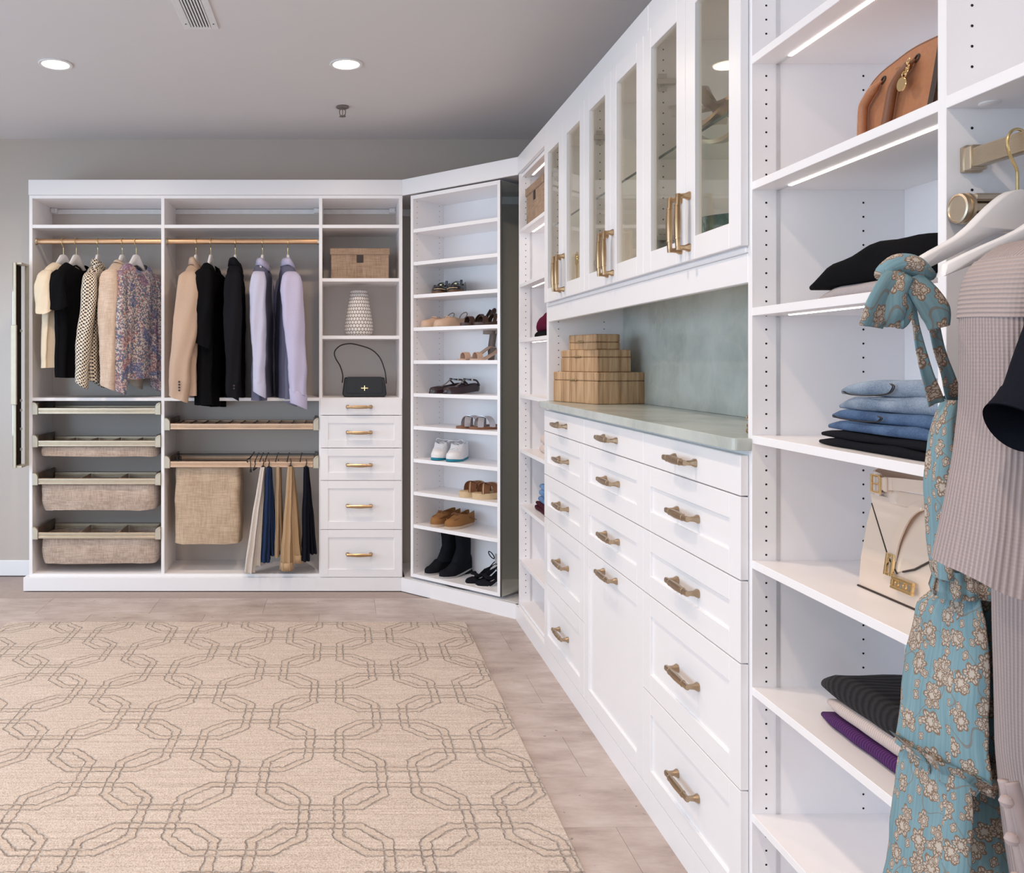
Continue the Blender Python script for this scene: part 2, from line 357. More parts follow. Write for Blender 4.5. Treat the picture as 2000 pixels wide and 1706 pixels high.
# ------------------------------------------------------------------ mesh kit
class MB:
    def __init__(s): s.v = []; s.f = []; s.wrap = {}; s.T = Matrix(); s.uvv = []
    def at(s, *a, rz=0, rx=0, ry=0, sc=1):
        s.T = Matrix.Translation(a if len(a) == 3 else (0, 0, 0)) @ Matrix.Rotation(rz, 4, 'Z') @ Matrix.Rotation(ry, 4, 'Y') @ Matrix.Rotation(rx, 4, 'X') @ Matrix.Scale(sc, 4)
        return s
    def add(s, vs, fs, uvs=None):
        n = len(s.v); s.v += [tuple(s.T @ Vector(p)) for p in vs]; s.f += [tuple(n + i for i in f) for f in fs]
        s.uvv += (uvs if uvs else [(p[0], p[2]) for p in vs]); return s
    def box(s, x0, x1, y0, y1, z0, z1, b=.0008):
        if x0 > x1: x0, x1 = x1, x0
        if y0 > y1: y0, y1 = y1, y0
        if z0 > z1: z0, z1 = z1, z0
        b = min(b, (x1 - x0) * .45, (y1 - y0) * .45, (z1 - z0) * .45)
        L, H = (x0, y0, z0), (x1, y1, z1); vs = []; ix = {}
        for sx in (0, 1):
            for sy in (0, 1):
                for sz in (0, 1):
                    sg = (sx, sy, sz)
                    for a in range(3):
                        p = []
                        for c in range(3):
                            e = H[c] if sg[c] else L[c]
                            if c != a: e += -b if sg[c] else b
                            p.append(e)
                        ix[sg, a] = len(vs); vs.append(p)
        fs = []
        for a in range(3):
            c1, c2 = [c for c in range(3) if c != a]
            for side in (0, 1):
                q = []
                for u, v in ((0, 0), (1, 0), (1, 1), (0, 1)):
                    g = [0, 0, 0]; g[a] = side; g[c1] = u; g[c2] = v; q.append(ix[tuple(g), a])
                fl = (side == 1) ^ (a == 1); fs.append(q if fl else q[::-1])
        cen = Vector([(L[i] + H[i]) / 2 for i in range(3)])
        def face(q):
            pv = [Vector(vs[i]) for i in q]; nn = (pv[1] - pv[0]).cross(pv[2] - pv[0]); m = sum(pv, Vector()) / len(q)
            fs.append(q if nn.dot(m - cen) > 0 else q[::-1])
        for a in range(3):
            c1, c2 = [c for c in range(3) if c != a]
            for u in (0, 1):
                for v in (0, 1):
                    g0 = [0, 0, 0]; g1 = [0, 0, 0]; g0[c1] = g1[c1] = u; g0[c2] = g1[c2] = v; g1[a] = 1
                    face([ix[tuple(g0), c1], ix[tuple(g0), c2], ix[tuple(g1), c2], ix[tuple(g1), c1]])
        for sx in (0, 1):
            for sy in (0, 1):
                for sz in (0, 1): face([ix[(sx, sy, sz), a] for a in range(3)])
        return s.add(vs, fs)
    def loft(s, rings, cap0=False, cap1=False, closed=True, closeu=False):
        n = len(rings[0]); vs = [p for r in rings for p in r]; fs = []; uv = []
        m = len(rings); mid = rings[m // 2]; per = [0]
        for i in range(1, n): per.append(per[-1] + (Vector(mid[i]) - Vector(mid[i - 1])).length)
        full = per[-1] + (Vector(mid[0]) - Vector(mid[-1])).length; base = len(s.f)
        d = 0; pc = None
        for r in rings:
            c = sum((Vector(p) for p in r), Vector()) / n
            if pc is not None: d += (c - pc).length
            pc = c; uv += [(per[i], d) for i in range(n)]
        for j in range(m if closeu else m - 1):
            k = (j + 1) % m
            for i in range(n if closed else n - 1):
                i2 = (i + 1) % n
                if i2 == 0: s.wrap[base + len(fs)] = full
                fs.append((j * n + i, j * n + i2, k * n + i2, k * n + i))
        if cap0: fs.append(tuple(range(n))[::-1])
        if cap1: fs.append(tuple((m - 1) * n + i for i in range(n)))
        return s.add(vs, fs, uv)
    def tube(s, path, r, n=8, cap=True, closed=False):
        P = [Vector(p) for p in path]; m = len(P); rr = r if isinstance(r, (list, tuple)) else [r] * m; rings = []
        up = None
        for i in range(m):
            if closed: t = (P[(i + 1) % m] - P[i - 1]).normalized()
            else: t = (P[min(i + 1, m - 1)] - P[max(i - 1, 0)]).normalized()
            if up is None:
                up = Vector((0, 0, 1)) if abs(t.z) < .9 else Vector((1, 0, 0))
            a = (up - t * up.dot(t)); a = a.normalized() if a.length > 1e-6 else t.orthogonal().normalized(); up = a; b = t.cross(a)
            rings.append([P[i] + (a * math.cos(q) + b * math.sin(q)) * rr[i] for q in (2 * math.pi * k / n for k in range(n))])
        return s.loft(rings, cap and not closed, cap and not closed, True, closed)
    def ribbon(s, path, wid, th, side):
        """flat strap: side = vector(s) across the strap"""
        P = [Vector(p) for p in path]; m = len(P); rings = []
        ww = wid if isinstance(wid, (list, tuple)) else [wid] * m
        for i in range(m):
            t = (P[min(i + 1, m - 1)] - P[max(i - 1, 0)]).normalized()
            sv = Vector(side[i]) if isinstance(side, list) else Vector(side); sv = (sv - t * sv.dot(t)).normalized(); nn = t.cross(sv)
            a, b = sv * ww[i] / 2, nn * th / 2
            rings.append([P[i] - a - b, P[i] + a - b, P[i] + a + b, P[i] - a + b])
        return s.loft(rings, True, True)
    def lathe(s, prof, n=32, cap0=True, cap1=False):
        rings = [[(r * math.cos(2 * math.pi * i / n), r * math.sin(2 * math.pi * i / n), z) for i in range(n)] for r, z in prof]
        m = len(s.v); w0 = set(s.wrap); s.loft(rings, cap0, cap1)
        for q in s.wrap:
            if q not in w0: s.wrap[q] = 1.0
        k = 0; d = 0
        for j, (r, z) in enumerate(prof):
            if j: d += math.hypot(r - prof[j - 1][0], z - prof[j - 1][1])
            for i in range(n): s.uvv[m + k] = (i / n if i <= n / 2 else i / n, d); k += 1
        return s
    def prism(s, poly, a, b, axis='y', bev=0):
        """outline (u,v) extruded from a to b along axis; u,v fill the other two axes in order"""
        def put(u, v, w): return {'y': (u, w, v), 'z': (u, v, w), 'x': (w, u, v)}[axis]
        n = len(poly); A = sum(poly[i][0] * poly[(i + 1) % n][1] - poly[(i + 1) % n][0] * poly[i][1] for i in range(n))
        pl = poly if A > 0 else poly[::-1]
        if a > b: a, b = b, a
        def inset(p, d):
            out = []
            for i in range(n):
                p0, p1, p2 = Vector(p[i - 1]), Vector(p[i]), Vector(p[(i + 1) % n]); e1 = (p1 - p0).normalized(); e2 = (p2 - p1).normalized()
                nn = Vector((-(e1.y + e2.y), e1.x + e2.x)); nn = nn.normalized() if nn.length > 1e-5 else Vector((-e1.y, e1.x)); out.append((p1.x + nn.x * d, p1.y + nn.y * d))
            return out
        if bev: rs = [(inset(pl, bev), a), (pl, a + bev), (pl, b - bev), (inset(pl, bev), b)]
        else: rs = [(pl, a), (pl, b)]
        rings = [[put(u, v, w) for u, v in q] for q, w in rs]
        if axis == 'y': rings = rings[::-1]
        return s.loft(rings, True, True)
    def wobble(s, amp, sc, seed=0, start=0):
        o = Vector((seed * 3.7, seed * 1.3, seed * 7.1))
        for i in range(start, len(s.v)):
            p = Vector(s.v[i]); s.v[i] = tuple(p + noise.noise_vector(p * sc + o) * amp)
        return s
def superring(cx, cy, z, w, t, n=40, p=.75, fold=None):
    out = []
    for i in range(n):
        a = 2 * math.pi * i / n; c, q = math.cos(a), math.sin(a)
        x = w * math.copysign(abs(c) ** p, c); y = t * math.copysign(abs(q) ** p, q)
        if fold: x, y = fold(a, x, y)
        out.append((cx + x, cy + y, z))
    return out
def interp(keys, n, smooth=2):
    """resample rows (first column = parameter) to n rows, softened"""
    K = np.array(keys, float); d = K[:, 0]; t = np.linspace(d[0], d[-1], n) if d[-1] > d[0] else np.linspace(d[0], d[-1], n)
    if d[-1] < d[0]: K = K[::-1]; d = K[:, 0]
    out = np.stack([t] + [np.interp(t, d, K[:, c]) for c in range(1, K.shape[1])], 1)
    for _ in range(smooth):
        m = out.copy(); m[1:-1, 1:] = (out[:-2, 1:] + 2 * out[1:-1, 1:] + out[2:, 1:]) / 4; out = m
    return out
def spline(pts, n=24):
    """Catmull-Rom through points"""
    P = [Vector(p) for p in pts]; P = [2 * P[0] - P[1]] + P + [2 * P[-1] - P[-2]]; out = []; m = len(P) - 3
    for k in range(n):
        t = k / (n - 1) * m; i = min(int(t), m - 1); t -= i; a, b, c, d = P[i:i + 4]
        out.append(.5 * ((2 * b) + (c - a) * t + (2 * a - 5 * b + 4 * c - d) * t * t + (3 * b - a - 3 * c + d) * t ** 3))
    return out
def arc(cx, cy, r, a0, a1, n): return [(cx + r * math.cos(R(a0 + (a1 - a0) * i / (n - 1))), cy + r * math.sin(R(a0 + (a1 - a0) * i / (n - 1)))) for i in range(n)]

MESHES = {}
def mesh_of(name, mb, mat, smooth=False):
    me = bpy.data.meshes.new(name); me.from_pydata([tuple(p) for p in mb.v], [], mb.f); me.materials.append(MATS[mat])
    ul = me.uv_layers.new(name='UVMap'); li = np.zeros(len(me.loops), np.int32); me.loops.foreach_get('vertex_index', li)
    uv = np.array(mb.uvv, np.float32)[li]
    for fi, u in mb.wrap.items():
        ls = me.polygons[fi].loop_start; uv[ls + 1][0] = u; uv[ls + 2][0] = u
    ul.data.foreach_set('uv', uv.ravel())
    if smooth:
        me.polygons.foreach_set('use_smooth', [True] * len(me.polygons))
        if smooth != 'all': me.set_sharp_from_angle(angle=R(smooth if smooth is not True else 40))
    me.update(); return me
def obj(name, mb, mat, parent=None, smooth=False, label=None, kind=None):
    me = mb if isinstance(mb, bpy.types.Mesh) else mesh_of(name, mb, mat, smooth)
    o = bpy.data.objects.new(name, me); COL.objects.link(o)
    if parent: o.parent = parent
    if label: o['label'] = label
    if kind: o['kind'] = kind
    return o
def tag(o, label, cat, group=None, kind=None):
    o['label'] = label; o['category'] = cat
    if group: o['group'] = group
    if kind: o['kind'] = kind
    return o
def thing(name, label, cat, loc=(0, 0, 0), rz=0, group=None):
    o = bpy.data.objects.new(name, None); COL.objects.link(o); o.location = loc; o.rotation_euler = (0, 0, rz); o.empty_display_size = .05
    return tag(o, label, cat, group)
def kids(o): return [c for c in bpy.data.objects if c.parent == o]
def dup(root, loc=None, rz=None, label=None):
    r = root.copy(); COL.objects.link(r)
    if loc: r.location = loc
    if rz is not None: r.rotation_euler = (0, 0, rz)
    if label: r['label'] = label
    def rec(a, b):
        for ch in kids(a):
            c = ch.copy(); COL.objects.link(c); c.parent = b; rec(ch, c)
    rec(root, r); return r
def structure(name, mb, mat, parent=None, smooth=False): return obj(name, mb, mat, parent, smooth, kind='structure' if not parent else None)

# cabinet frames: local x runs to the right along the face, y goes into the cabinet, z up
YB = 5.12; XR = .932; DX, DY = .3606, 5.12; DEP = .356
class Frame:
    def __init__(s, ox, oy, rz): s.o = Vector((ox, oy, 0)); s.rz = rz; s.m = Matrix.Translation(s.o) @ Matrix.Rotation(rz, 4, 'Z')
    def w(s, x, y, z): return s.m @ Vector((x, y, z))
    def thing(s, name, label, cat, x, y=0, z=0, group=None): return thing(name, label, cat, s.w(x, y, z), s.rz, group)
BACK = Frame(0, YB, 0); RIGHT = Frame(XR, 0, R(-90)); DIAG = Frame(DX, DY, R(-45))
class Cab:
    """a cabinet thing with its children given in the coordinates of its frame"""
    def __init__(s, fr, name, label, cat, x, y=0, z=0, group=None):
        s.e = fr.thing(name, label, cat, x, y, z, group); s.off = Matrix.Translation((-x, -y, -z)); s.fr = fr
    def mb(s):
        m = MB(); m.T = s.off.copy(); return m
    def part(s, name, mat, *boxes, parent=None, b=.0008, **kw):
        m = s.mb()
        for q in boxes: m.box(*q, b=b)
        return obj(name, m, mat, parent or s.e, **kw)
def zpx(py, Y): return EYE + (709 - py) * Y / FOC        # height of a picture row at distance Y
TH = .019

# ------------------------------------------------------------------ room
CEIL = 2.762; YW = YB + DEP; XW = XR + DEP; XL = -3.25; YR = -2.9
fl = structure('floor', MB().box(XL - .2, XW + .2, YR - .2, YW + .2, -.12, -.006), 'tile_joint')
tm = mesh_of('tile', MB().box(.0004, .6092, .0004, .3044, -.006, 0, b=.0006), 'stone_tile')
for j in range(-2, 13):
    for i in range(-6, 3):
        x = .795 - .6096 + i * .6096 - (.3048 if j % 2 else 0); y = 3.116 - .3048 * 6 + (j - 1) * .3048
        if x > XR or x < XL: continue
        t = obj('tile', tm, None, fl); t.location = (x, y, 0)
structure('ceiling', MB().box(XL - .2, XW + .2, YR - .2, YW + .2, CEIL, CEIL + .1), 'ceiling_paint')
structure('wall_back', MB().box(XL - .2, XW + .2, YW, YW + .15, 0, CEIL), 'wall_paint')
structure('wall_right', MB().box(XW, XW + .15, YR - .2, YW, 0, CEIL), 'wall_paint')
WZ = 2.12
wl = MB()
wl.box(XL - .15, XL, YR, YW, WZ, CEIL); wl.box(XL - .15, XL, 5.0, YW, 0, WZ); wl.box(XL - .15, XL, YR, -.4, 0, WZ); wl.box(XL - .15, XL, -.4, 5.0, 0, .06)
structure('wall_left', wl, 'wall_paint')
wr = MB()
wr.box(XL, XW, YR - .15, YR, WZ + .1, CEIL); wr.box(XL, -2.7, YR - .15, YR, 0, WZ + .1); wr.box(.6, XW, YR - .15, YR, 0, WZ + .1); wr.box(-2.7, .6, YR - .15, YR, 0, .3)
structure('wall_front', wr, 'wall_paint')
wf = MB()
for y in (-.4, .95, 2.3, 3.65, 4.95): wf.box(XL - .10, XL - .04, y, y + .05, .06, WZ)
wf.box(XL - .10, XL - .04, -.4, 5.0, .06, .11); wf.box(XL - .10, XL - .04, -.4, 5.0, WZ - .05, WZ)
structure('window_1', wf, 'aluminium')
wf = MB()
for x in (-2.7, -1.08, .55): wf.box(x, x + .05, YR - .1, YR - .04, .3, WZ + .1)
wf.box(-2.7, .6, YR - .1, YR - .04, .3, .35); wf.box(-2.7, .6, YR - .1, YR - .04, WZ + .05, WZ + .1)
structure('window_added', wf, 'aluminium')  # unseen window added to go with the front fill lamp
bb = MB(); bb.box(XL, -1.875, YW - .014, YW, 0, .098, b=.003); structure('baseboard_back', bb, 'white_gloss')

# skirting, crown boards and valance that run along the fitted closet
CR0, CR1 = 2.339, 2.429
m = MB(); m.box(-1.876, .3606 - .008, YB - .019, YB, 0, .079); m.box(-1.876, -1.852, YB, YW, 0, .079); structure('trim_1', m, 'white_gloss')
m = MB(); m.T = DIAG.m; m.prism([(-.0078, -.019), (.808 + .0078, -.019), (.808, 0), (0, 0)], 0, .079, 'z'); structure('trim_2', m, 'white_gloss')
m = MB(); m.box(XR - .019, XR, .7, 4.549 + .0, 0, .079); structure('trim_3', m, 'white_gloss')
m = MB(); m.box(-1.851, .3606 - .002, YB - .006, YB + .013, CR0, CR1, b=.0015); m.box(-1.851, -1.832, YB + .013, YW, CR0, CR1); structure('trim_4', m, 'white_gloss')
m = MB(); m.T = DIAG.m; m.box(.002, .806, -.006, .013, CR0 - .004, CR1, b=.0015); structure('trim_5', m, 'white_gloss')
m = MB()
for a, b in ((.7, 1.343), (1.344, 1.974), (1.975, 2.613), (2.614, 3.25), (3.251, 3.91), (3.911, 4.547)): m.box(XR - .006, XR + .013, a, b, CR0 + .0, CR1, b=.001)
structure('trim_6', m, 'white_gloss')
m = MB(); m.box(XR - .001, XR + .018, 1.984, 3.91, 1.530, 1.598, b=.0015); m.box(XR - .006, XR + .012, 1.984, 3.91, 1.5985, 1.611, b=.0015); structure('trim_7', m, 'white_gloss')
# corner plinth and ceiling board behind the shoe tower
m = MB(); poly = [(.3606, YB), (.932, 4.549), (XW, 4.549), (XW, YW), (.3606, YW)]
m.prism([(.374, YB + .001), (.9335, 4.5605), (XW, 4.5605), (XW, YW), (.374, YW)], .001, .079, 'z'); structure('trim_8', m, 'white_gloss')
m = MB(); m.prism([(.374, YB + .02), (.952, 4.552), (XW, 4.552), (XW, YW), (.374, YW)], 2.345, 2.362, 'z'); structure('trim_9', m, 'white_board')
m = MB(); m.box(.37, XW - .013, YW - .013, YW, 2.272, 2.316, b=.001); m.box(XW - .013, XW, 4.56, YW, 2.272, 2.316, b=.001); structure('trim_10', m, 'white_plastic')

# ------------------------------------------------------------------ ceiling fittings
def downlight(x, y, label, first=[None]):
    if first[0] is None:
        t = thing('ceiling_light', label, 'ceiling light', (x, y, CEIL), 0, 'recessed ceiling lights')
        n = 28; pr = [(.078, 0), (.080, -.004), (.076, -.007), (.064, -.006), (.062, 0)]
        obj('trim_ring', MB().lathe(pr, n, False), 'white_plastic', t, True)
        obj('lens', MB().lathe([(.0625, -.0035), (.001, -.0045)], n, False, True), 'lamp_lens', t, True)
        first[0] = t
    else: t = dup(first[0], (x, y, CEIL), 0, label)
    area('downlight_lamp', (x, y, CEIL - .012), (0, 0, 0), .11, .11, LAMP_W, LAMP_COL, 150, 'DISK')
CL = {0: 'recessed round ceiling light above the left hanging bay', 1: 'recessed round ceiling light near the sprinkler head'}
downlight(-1.353, 4.094, CL[0]); downlight(.022, 4.094, CL[1])
for i, (x, y) in enumerate(((-2.72, 4.094), (-1.353, 2.3), (.022, 2.3), (-2.72, 2.3), (-1.353, .5), (.022, .5), (-1.353, -1.3), (.022, -1.3))):
    downlight(x, y, 'recessed round ceiling light out of view, ' + ('leftmost of the far row', 'left one of the second row', 'right one of the second row', 'leftmost of the second row', 'left one above the viewer', 'right one above the viewer', 'left one behind the viewer', 'right one behind the viewer')[i])
Ys = FOC * (CEIL - EYE) / (709 - 208); Xs = 2 * Ys / FOC
t = thing('sprinkler_head', 'small dark chrome fire sprinkler hanging from the ceiling', 'sprinkler', (Xs, Ys, CEIL))
obj('escutcheon', MB().lathe([(.034, 0), (.036, -.006), (.030, -.011), (.012, -.014)], 24, True, True), 'dull_chrome', t, True)
m = MB()
for sx in (-1, 1): m.tube([(sx * .010, 0, -.012), (sx * .017, 0, -.026), (sx * .015, 0, -.044), (sx * .006, 0, -.052)], .0028, 6)
obj('frame_arm', m, 'dull_chrome', t, True); obj('heat_bulb', MB().tube([(0, 0, -.014), (0, 0, -.05)], .0028, 8), 'bronze', t, True)
m = MB(); m.lathe([(.004, -.050), (.018, -.053), (.019, -.056), (.004, -.058)], 20, True, True); obj('deflector', m, 'dull_chrome', t, True)
# air vent: runs away from the camera, its far end in view
Yv = FOC * (CEIL - EYE) / (709 - 55); xv0, xv1 = (361 - 667) * Yv / FOC, (428 - 667) * Yv / FOC
t = thing('air_vent', 'long white louvred air vent in the ceiling', 'air vent', ((xv0 + xv1) / 2, Yv - .36, CEIL))
hw = (xv1 - xv0) / 2; L = .36; m = MB(); bw = .030; z = -.006
for q in ((-hw, -hw + bw, -L, L), (hw - bw, hw, -L, L), (-hw + bw, hw - bw, L - .022, L), (-hw + bw, hw - bw, -L, -L + .022)): m.box(*q, z, 0, b=.0015)
obj('frame', m, 'white_plastic', t); obj('backing', MB().box(-hw + bw, hw - bw, -L + .02, L - .02, -.0012, 0, b=0), 'hole', t)
sl = mesh_of('slat', MB().box(-.0036, .0036, -L + .02, L - .02, -.0065, -.002, b=.0008), 'white_plastic'); ns = 7
for i in range(ns):
    o = obj('slat', sl, None, t); o.location = (-hw + bw + (i + .5) * (2 * hw - 2 * bw) / ns + .001, 0, 0)
m = MB()
for sx in (-1, 1): m.at(sx * (hw - bw / 2), L - .06, -.006).lathe([(.004, 0), (.003, -.002)], 10, True, True)
obj('screw', m, 'dark_steel', t)

# ------------------------------------------------------------------ pull handle (one mesh, shared)
def handle_mb():
    m = MB(); A = .068
    for s in (-1, 1):
        def sq(y, h): return [(s * A - h, y, -h), (s * A + h, y, -h), (s * A + h, y, h), (s * A - h, y, h)]
        def oc(y, h):
            c = h * .55; return [(s * A + a, y, b) for a, b in ((-h, -c), (-c, -h), (c, -h), (h, -c), (h, c), (c, h), (-c, h), (-h, c))]
        m.loft([oc(0, .0105), oc(-.004, .0105), oc(-.012, .0065), oc(-.022, .0058), oc(-.030, .0058), oc(-.0350, .0058)][::-1], True, True)
    def br(x, h, dy): 
        c = h * .5; return [(x, -.030 + a - dy, b * 1.28) for a, b in ((-h, -c), (-c, -h), (c, -h), (h, -c), (h, c), (c, h), (-c, h), (-h, c))]
    rs = [br(-.0735, .0056, 0), br(-.046, .0058, .0005), br(-.0455, .0072, .001), br(-.042, .0072, .0015), br(-.0415, .0064, .0015), br(-.02, .0074, .0015), br(0, .0077, .0018),
          br(.02, .0074, .0015), br(.0415, .0064, .0015), br(.042, .0072, .0015), br(.0455, .0072, .001), br(.046, .0058, .001), br(.0735, .0056, 0)]
    m.loft(rs, True, True); return m
HB = mesh_of('handle', handle_mb(), 'brass', 30); HBB = mesh_of('handle', handle_mb(), 'bright_brass', 30)
def handle(parent, cab, x, y, z, vertical=False, mesh=None):
    o = obj('handle', mesh or HB, None, parent); v = cab.off @ Vector((x, y, z)); o.location = v
    if vertical: o.rotation_euler = (0, R(90), 0)
    return o
def shaker(cab, name, x0, x1, z0, z1, fw=.05, flat=False, glass=False, g=.0015):
    """overlay front, 19 mm proud of the carcass"""
    m = cab.mb(); x0 += g; x1 -= g; z0 += g; z1 -= g; y0, y1 = -.020, -.001
    if flat: m.box(x0, x1, y0, y1, z0, z1, b=.0015)
    else:
        m.box(x0, x0 + fw, y0, y1, z0, z1, b=.0012); m.box(x1 - fw, x1, y0, y1, z0, z1, b=.0012)
        m.box(x0 + fw, x1 - fw, y0, y1, z0, z0 + fw, b=.0012); m.box(x0 + fw, x1 - fw, y0, y1, z1 - fw, z1, b=.0012)
        if not glass: m.box(x0 + fw - .001, x1 - fw + .001, -.013, y1 - .002, z0 + fw - .001, z1 - fw + .001, b=0)
    o = obj(name, m, 'white_gloss', cab.e)
    if glass:
        m = cab.mb(); m.box(x0 + fw - .004, x1 - fw + .004, -.009, -.006, z0 + fw - .004, z1 - fw + .004, b=0); obj('pane', m, 'pane_glass', o)
    return o
def holes(cab, name, pts, axis, r=.0026):
    """shelf-pin bores: flat dark discs laid on the board, the shade in each bore put into their colour; axis: +1/-1 = side they open to (local x)"""
    m = cab.mb()
    for x, y, z in pts:
        xs = x + axis * .0003; q = [(xs, y + r * math.cos(a), z + r * math.sin(a)) for a in (k * math.pi / 3 for k in range(6))]
        m.add(q + [(x, y, z)], [tuple(range(6)) if axis > 0 else tuple(range(6))[::-1]])
    return obj(name, m, 'hole', cab.e, kind='stuff')

# ------------------------------------------------------------------ back wall closet: three bays
PX = [-1.848, -1.067, -.133, .3416]         # left faces of the four uprights
Z_TOP = 2.338; Z_S1 = 2.154; Z_MID = 1.130; Z_BOT = .079
def rail(cab, x0, x1):
    m = cab.mb(); m.box(x0, x1, DEP - .010, DEP - .001, 2.286, 2.316, b=.001); obj('wall_rail', m, 'white_plastic', cab.e)
def bracket(cab, x, s):
    m = cab.mb(); m.box(x, x + s * .040, DEP - .045, DEP - .011, 2.288, 2.318, b=.003); m.box(x + s * .006, x + s * .028, DEP - .055, DEP - .046, 2.295, 2.311, b=.002); obj('cover_cap', m, 'white_plastic', cab.e)
def bay_shell(cab, x0, x1, left=True, right=True, bot=True):
    if left: cab.part('side_panel', 'white_board', (x0 - TH, x0, 0, DEP, .079, Z_TOP))
    if right: cab.part('side_panel', 'white_board', (x1, x1 + TH, 0, DEP, .079, Z_TOP))
    cab.part('top_board', 'white_board', (x0, x1, 0, DEP, Z_TOP - TH, Z_TOP))
    if bot: cab.part('bottom_board', 'white_board', (x0, x1, 0, DEP, .079, .079 + .0185))
    cab.part('shelf', 'white_board', (x0, x1, 0.001, DEP, Z_S1 - .010, Z_S1 + .010))
    cab.part('fixed_shelf', 'white_board', (x0, x1, 0, DEP, Z_MID - .0095, Z_MID + .0095))
    rail(cab, x0, x1)
ROD_Y = .055; ROD_Z = 2.072
def rod(cab, x0, x1, y=ROD_Y, z=ROD_Z):
    def oval(x, h=.0155, t=.0085): return [(x, y + a, z + b) for a, b in [(t * math.cos(q), h * math.sin(q) ) for q in (2 * math.pi * k / 16 for k in range(16))]]
    m = cab.mb(); m.loft([oval(x0 + .006), oval(x1 - .006)], True, True); o = obj('hanging_rod', m, 'gold_rod', cab.e, 50)
    for x, s in ((x0, 1), (x1, -1)):
        m = cab.mb(); m.loft([oval(x, .021, .014), oval(x + s * .008, .021, .014), oval(x + s * .011, .018, .011)][::s], True, True); obj('rod_socket', m, 'champagne_metal', cab.e, 50)
    return o

A = Cab(BACK, 'closet_bay', 'white closet bay on the far left with a gold rod over four pull-out trays', 'closet', -1.458)
xa0, xa1 = PX[0] + TH, PX[1]; bay_shell(A, xa0, xa1); rod(A, xa0, xa1); bracket(A, xa0 + .001, 1)
B = Cab(BACK, 'closet_bay', 'middle white closet bay on the back wall, gold rod above a laundry bag and trousers', 'closet', -.59)
xb0, xb1 = PX[1] + TH, PX[2]; bay_shell(B, xb0, xb1, left=False); rod(B, xb0, xb1); bracket(B, xb1 - .001, -1)
C = Cab(BACK, 'closet_bay', 'narrow white closet bay beside the corner with open shelves over five drawers', 'closet', .104)
xc0, xc1 = PX[2] + TH, PX[3]; bay_shell(C, xc0, xc1, left=False); bracket(C, xc1 - .001, -1)
for zt, zb in ((1.847, 1.827), (1.507, 1.487)): C.part('shelf', 'white_board', (xc0, xc1, .001, DEP, zb, zt))
zs = [1.137, zpx(811.2, YB), zpx(875.1, YB), zpx(938.2, YB), zpx(1033.7, YB), .081]
for i in range(5):
    d = shaker(C, 'drawer', xc0 - .012, xc1 + .016, zs[i + 1], zs[i], .046, flat=(i == 0))
    handle(d, C, .104, -.020, (zs[i] + zs[i + 1]) / 2 - (.004 if i else 0), mesh=HBB)

# pull-out trays with linen bins (parts of the bays)
def end_cap(s, x, h=.075):                       # quarter-round end cap at the front corner, s = +1 left side, -1 right side
    pts = [(0, 0), (0, -h), (s * .032, -h), (s * .032, -h * .40)] + [(s * .032 * math.cos(R(a)), -h * .40 + h * .40 * math.sin(R(a))) for a in (15, 30, 45, 60, 75, 90)]
    return pts
def tray(cab, x0, x1, ztop, metal='champagne_metal', depth=.31, name='pull_out_tray', yoff=-.004):
    zt, zb = ztop, ztop - .036                    # front rail
    m = cab.mb(); a, b = x0 + .034, x1 - .034
    m.box(a, b, yoff, yoff + .014, zb, zb + .014, b=.002); m.box(a, b, yoff + .0015, yoff + .014, zb + .0142, zb + .021, b=.001); m.box(a, b, yoff, yoff + .014, zb + .0212, zt, b=.002)
    fr = obj(name, m, metal, cab.e)
    m = cab.mb(); m.box(a, b, depth - .014, depth, zb, zb + .014, b=.002); m.box(a, b, depth - .0125, depth, zb + .0142, zb + .021, b=.001); m.box(a, b, depth - .014, depth, zb + .0212, zt, b=.002)
    obj('rear_rail', m, metal, fr)
    for s, x in ((1, x0 + .002), (-1, x1 - .002)):
        m = cab.mb(); m.prism([(x + u, zb + .070 + v) for u, v in end_cap(s, x, .074)], yoff - .006, yoff + .012, 'y', .0015); obj('end_cap', m, 'champagne_cap', fr, 30)
        m = cab.mb(); ar = [(x, zb)] + [(x, zb + .040)] + [(x + s * .030 * (1 - math.cos(R(q))), zb + .040 + .026 * math.sin(R(q))) for q in (30, 60, 90)] + [(x + s * (.030 + .012 * math.sin(R(q)) * .0), zb + .066) for q in ()] + [(x + s * .031, zb + .055), (x + s * .031, zb)]
        m.prism(ar, yoff + .0125, depth, 'y', .001); obj('side_cover', m, 'dark_cover', fr, 50)
    return fr, a, b, zb, zt
def bin_mb(cab, a, b, y0, y1, ztop, zbot, seed, tap=.012, bulge=.006):
    """soft linen bin, open at the top: outer walls, floor and inner walls"""
    m = cab.mb(); st = len(m.v); n = 64
    def ring(z, ins, k):
        out = []; w, d = (b - a) / 2 - ins, (y1 - y0) / 2 - ins * .6; cx, cy = (a + b) / 2, (y0 + y1) / 2
        for i in range(n):
            q = 2 * math.pi * i / n + math.pi / 4; c, s_ = math.cos(q), math.sin(q); p = .22
            out.append((cx + w * math.copysign(abs(c) ** p, c), cy + d * math.copysign(abs(s_) ** p, s_), z))
        return out
    H = ztop - zbot; rings = []
    for k in range(10):
        f = k / 9; rings.append(ring(ztop - H * f, tap * f ** 2 - bulge * math.sin(f * math.pi), k))
    rings.append(ring(zbot, tap + .012, 10))
    m.loft(rings, False, True)
    m.loft([ring(ztop, .004, 0), ring(zbot + .006, tap + .006, 1)][::-1], True, False)
    m.loft([ring(ztop, .004, 0), ring(ztop, 0, 0)]); m.wobble(.0075, 11, seed, st); m.wobble(.0025, 34, seed + 5, st); return m
def zrow(py): return zpx(py, YB)
t1 = tray(A, xa0, xa1, zrow(797)); 
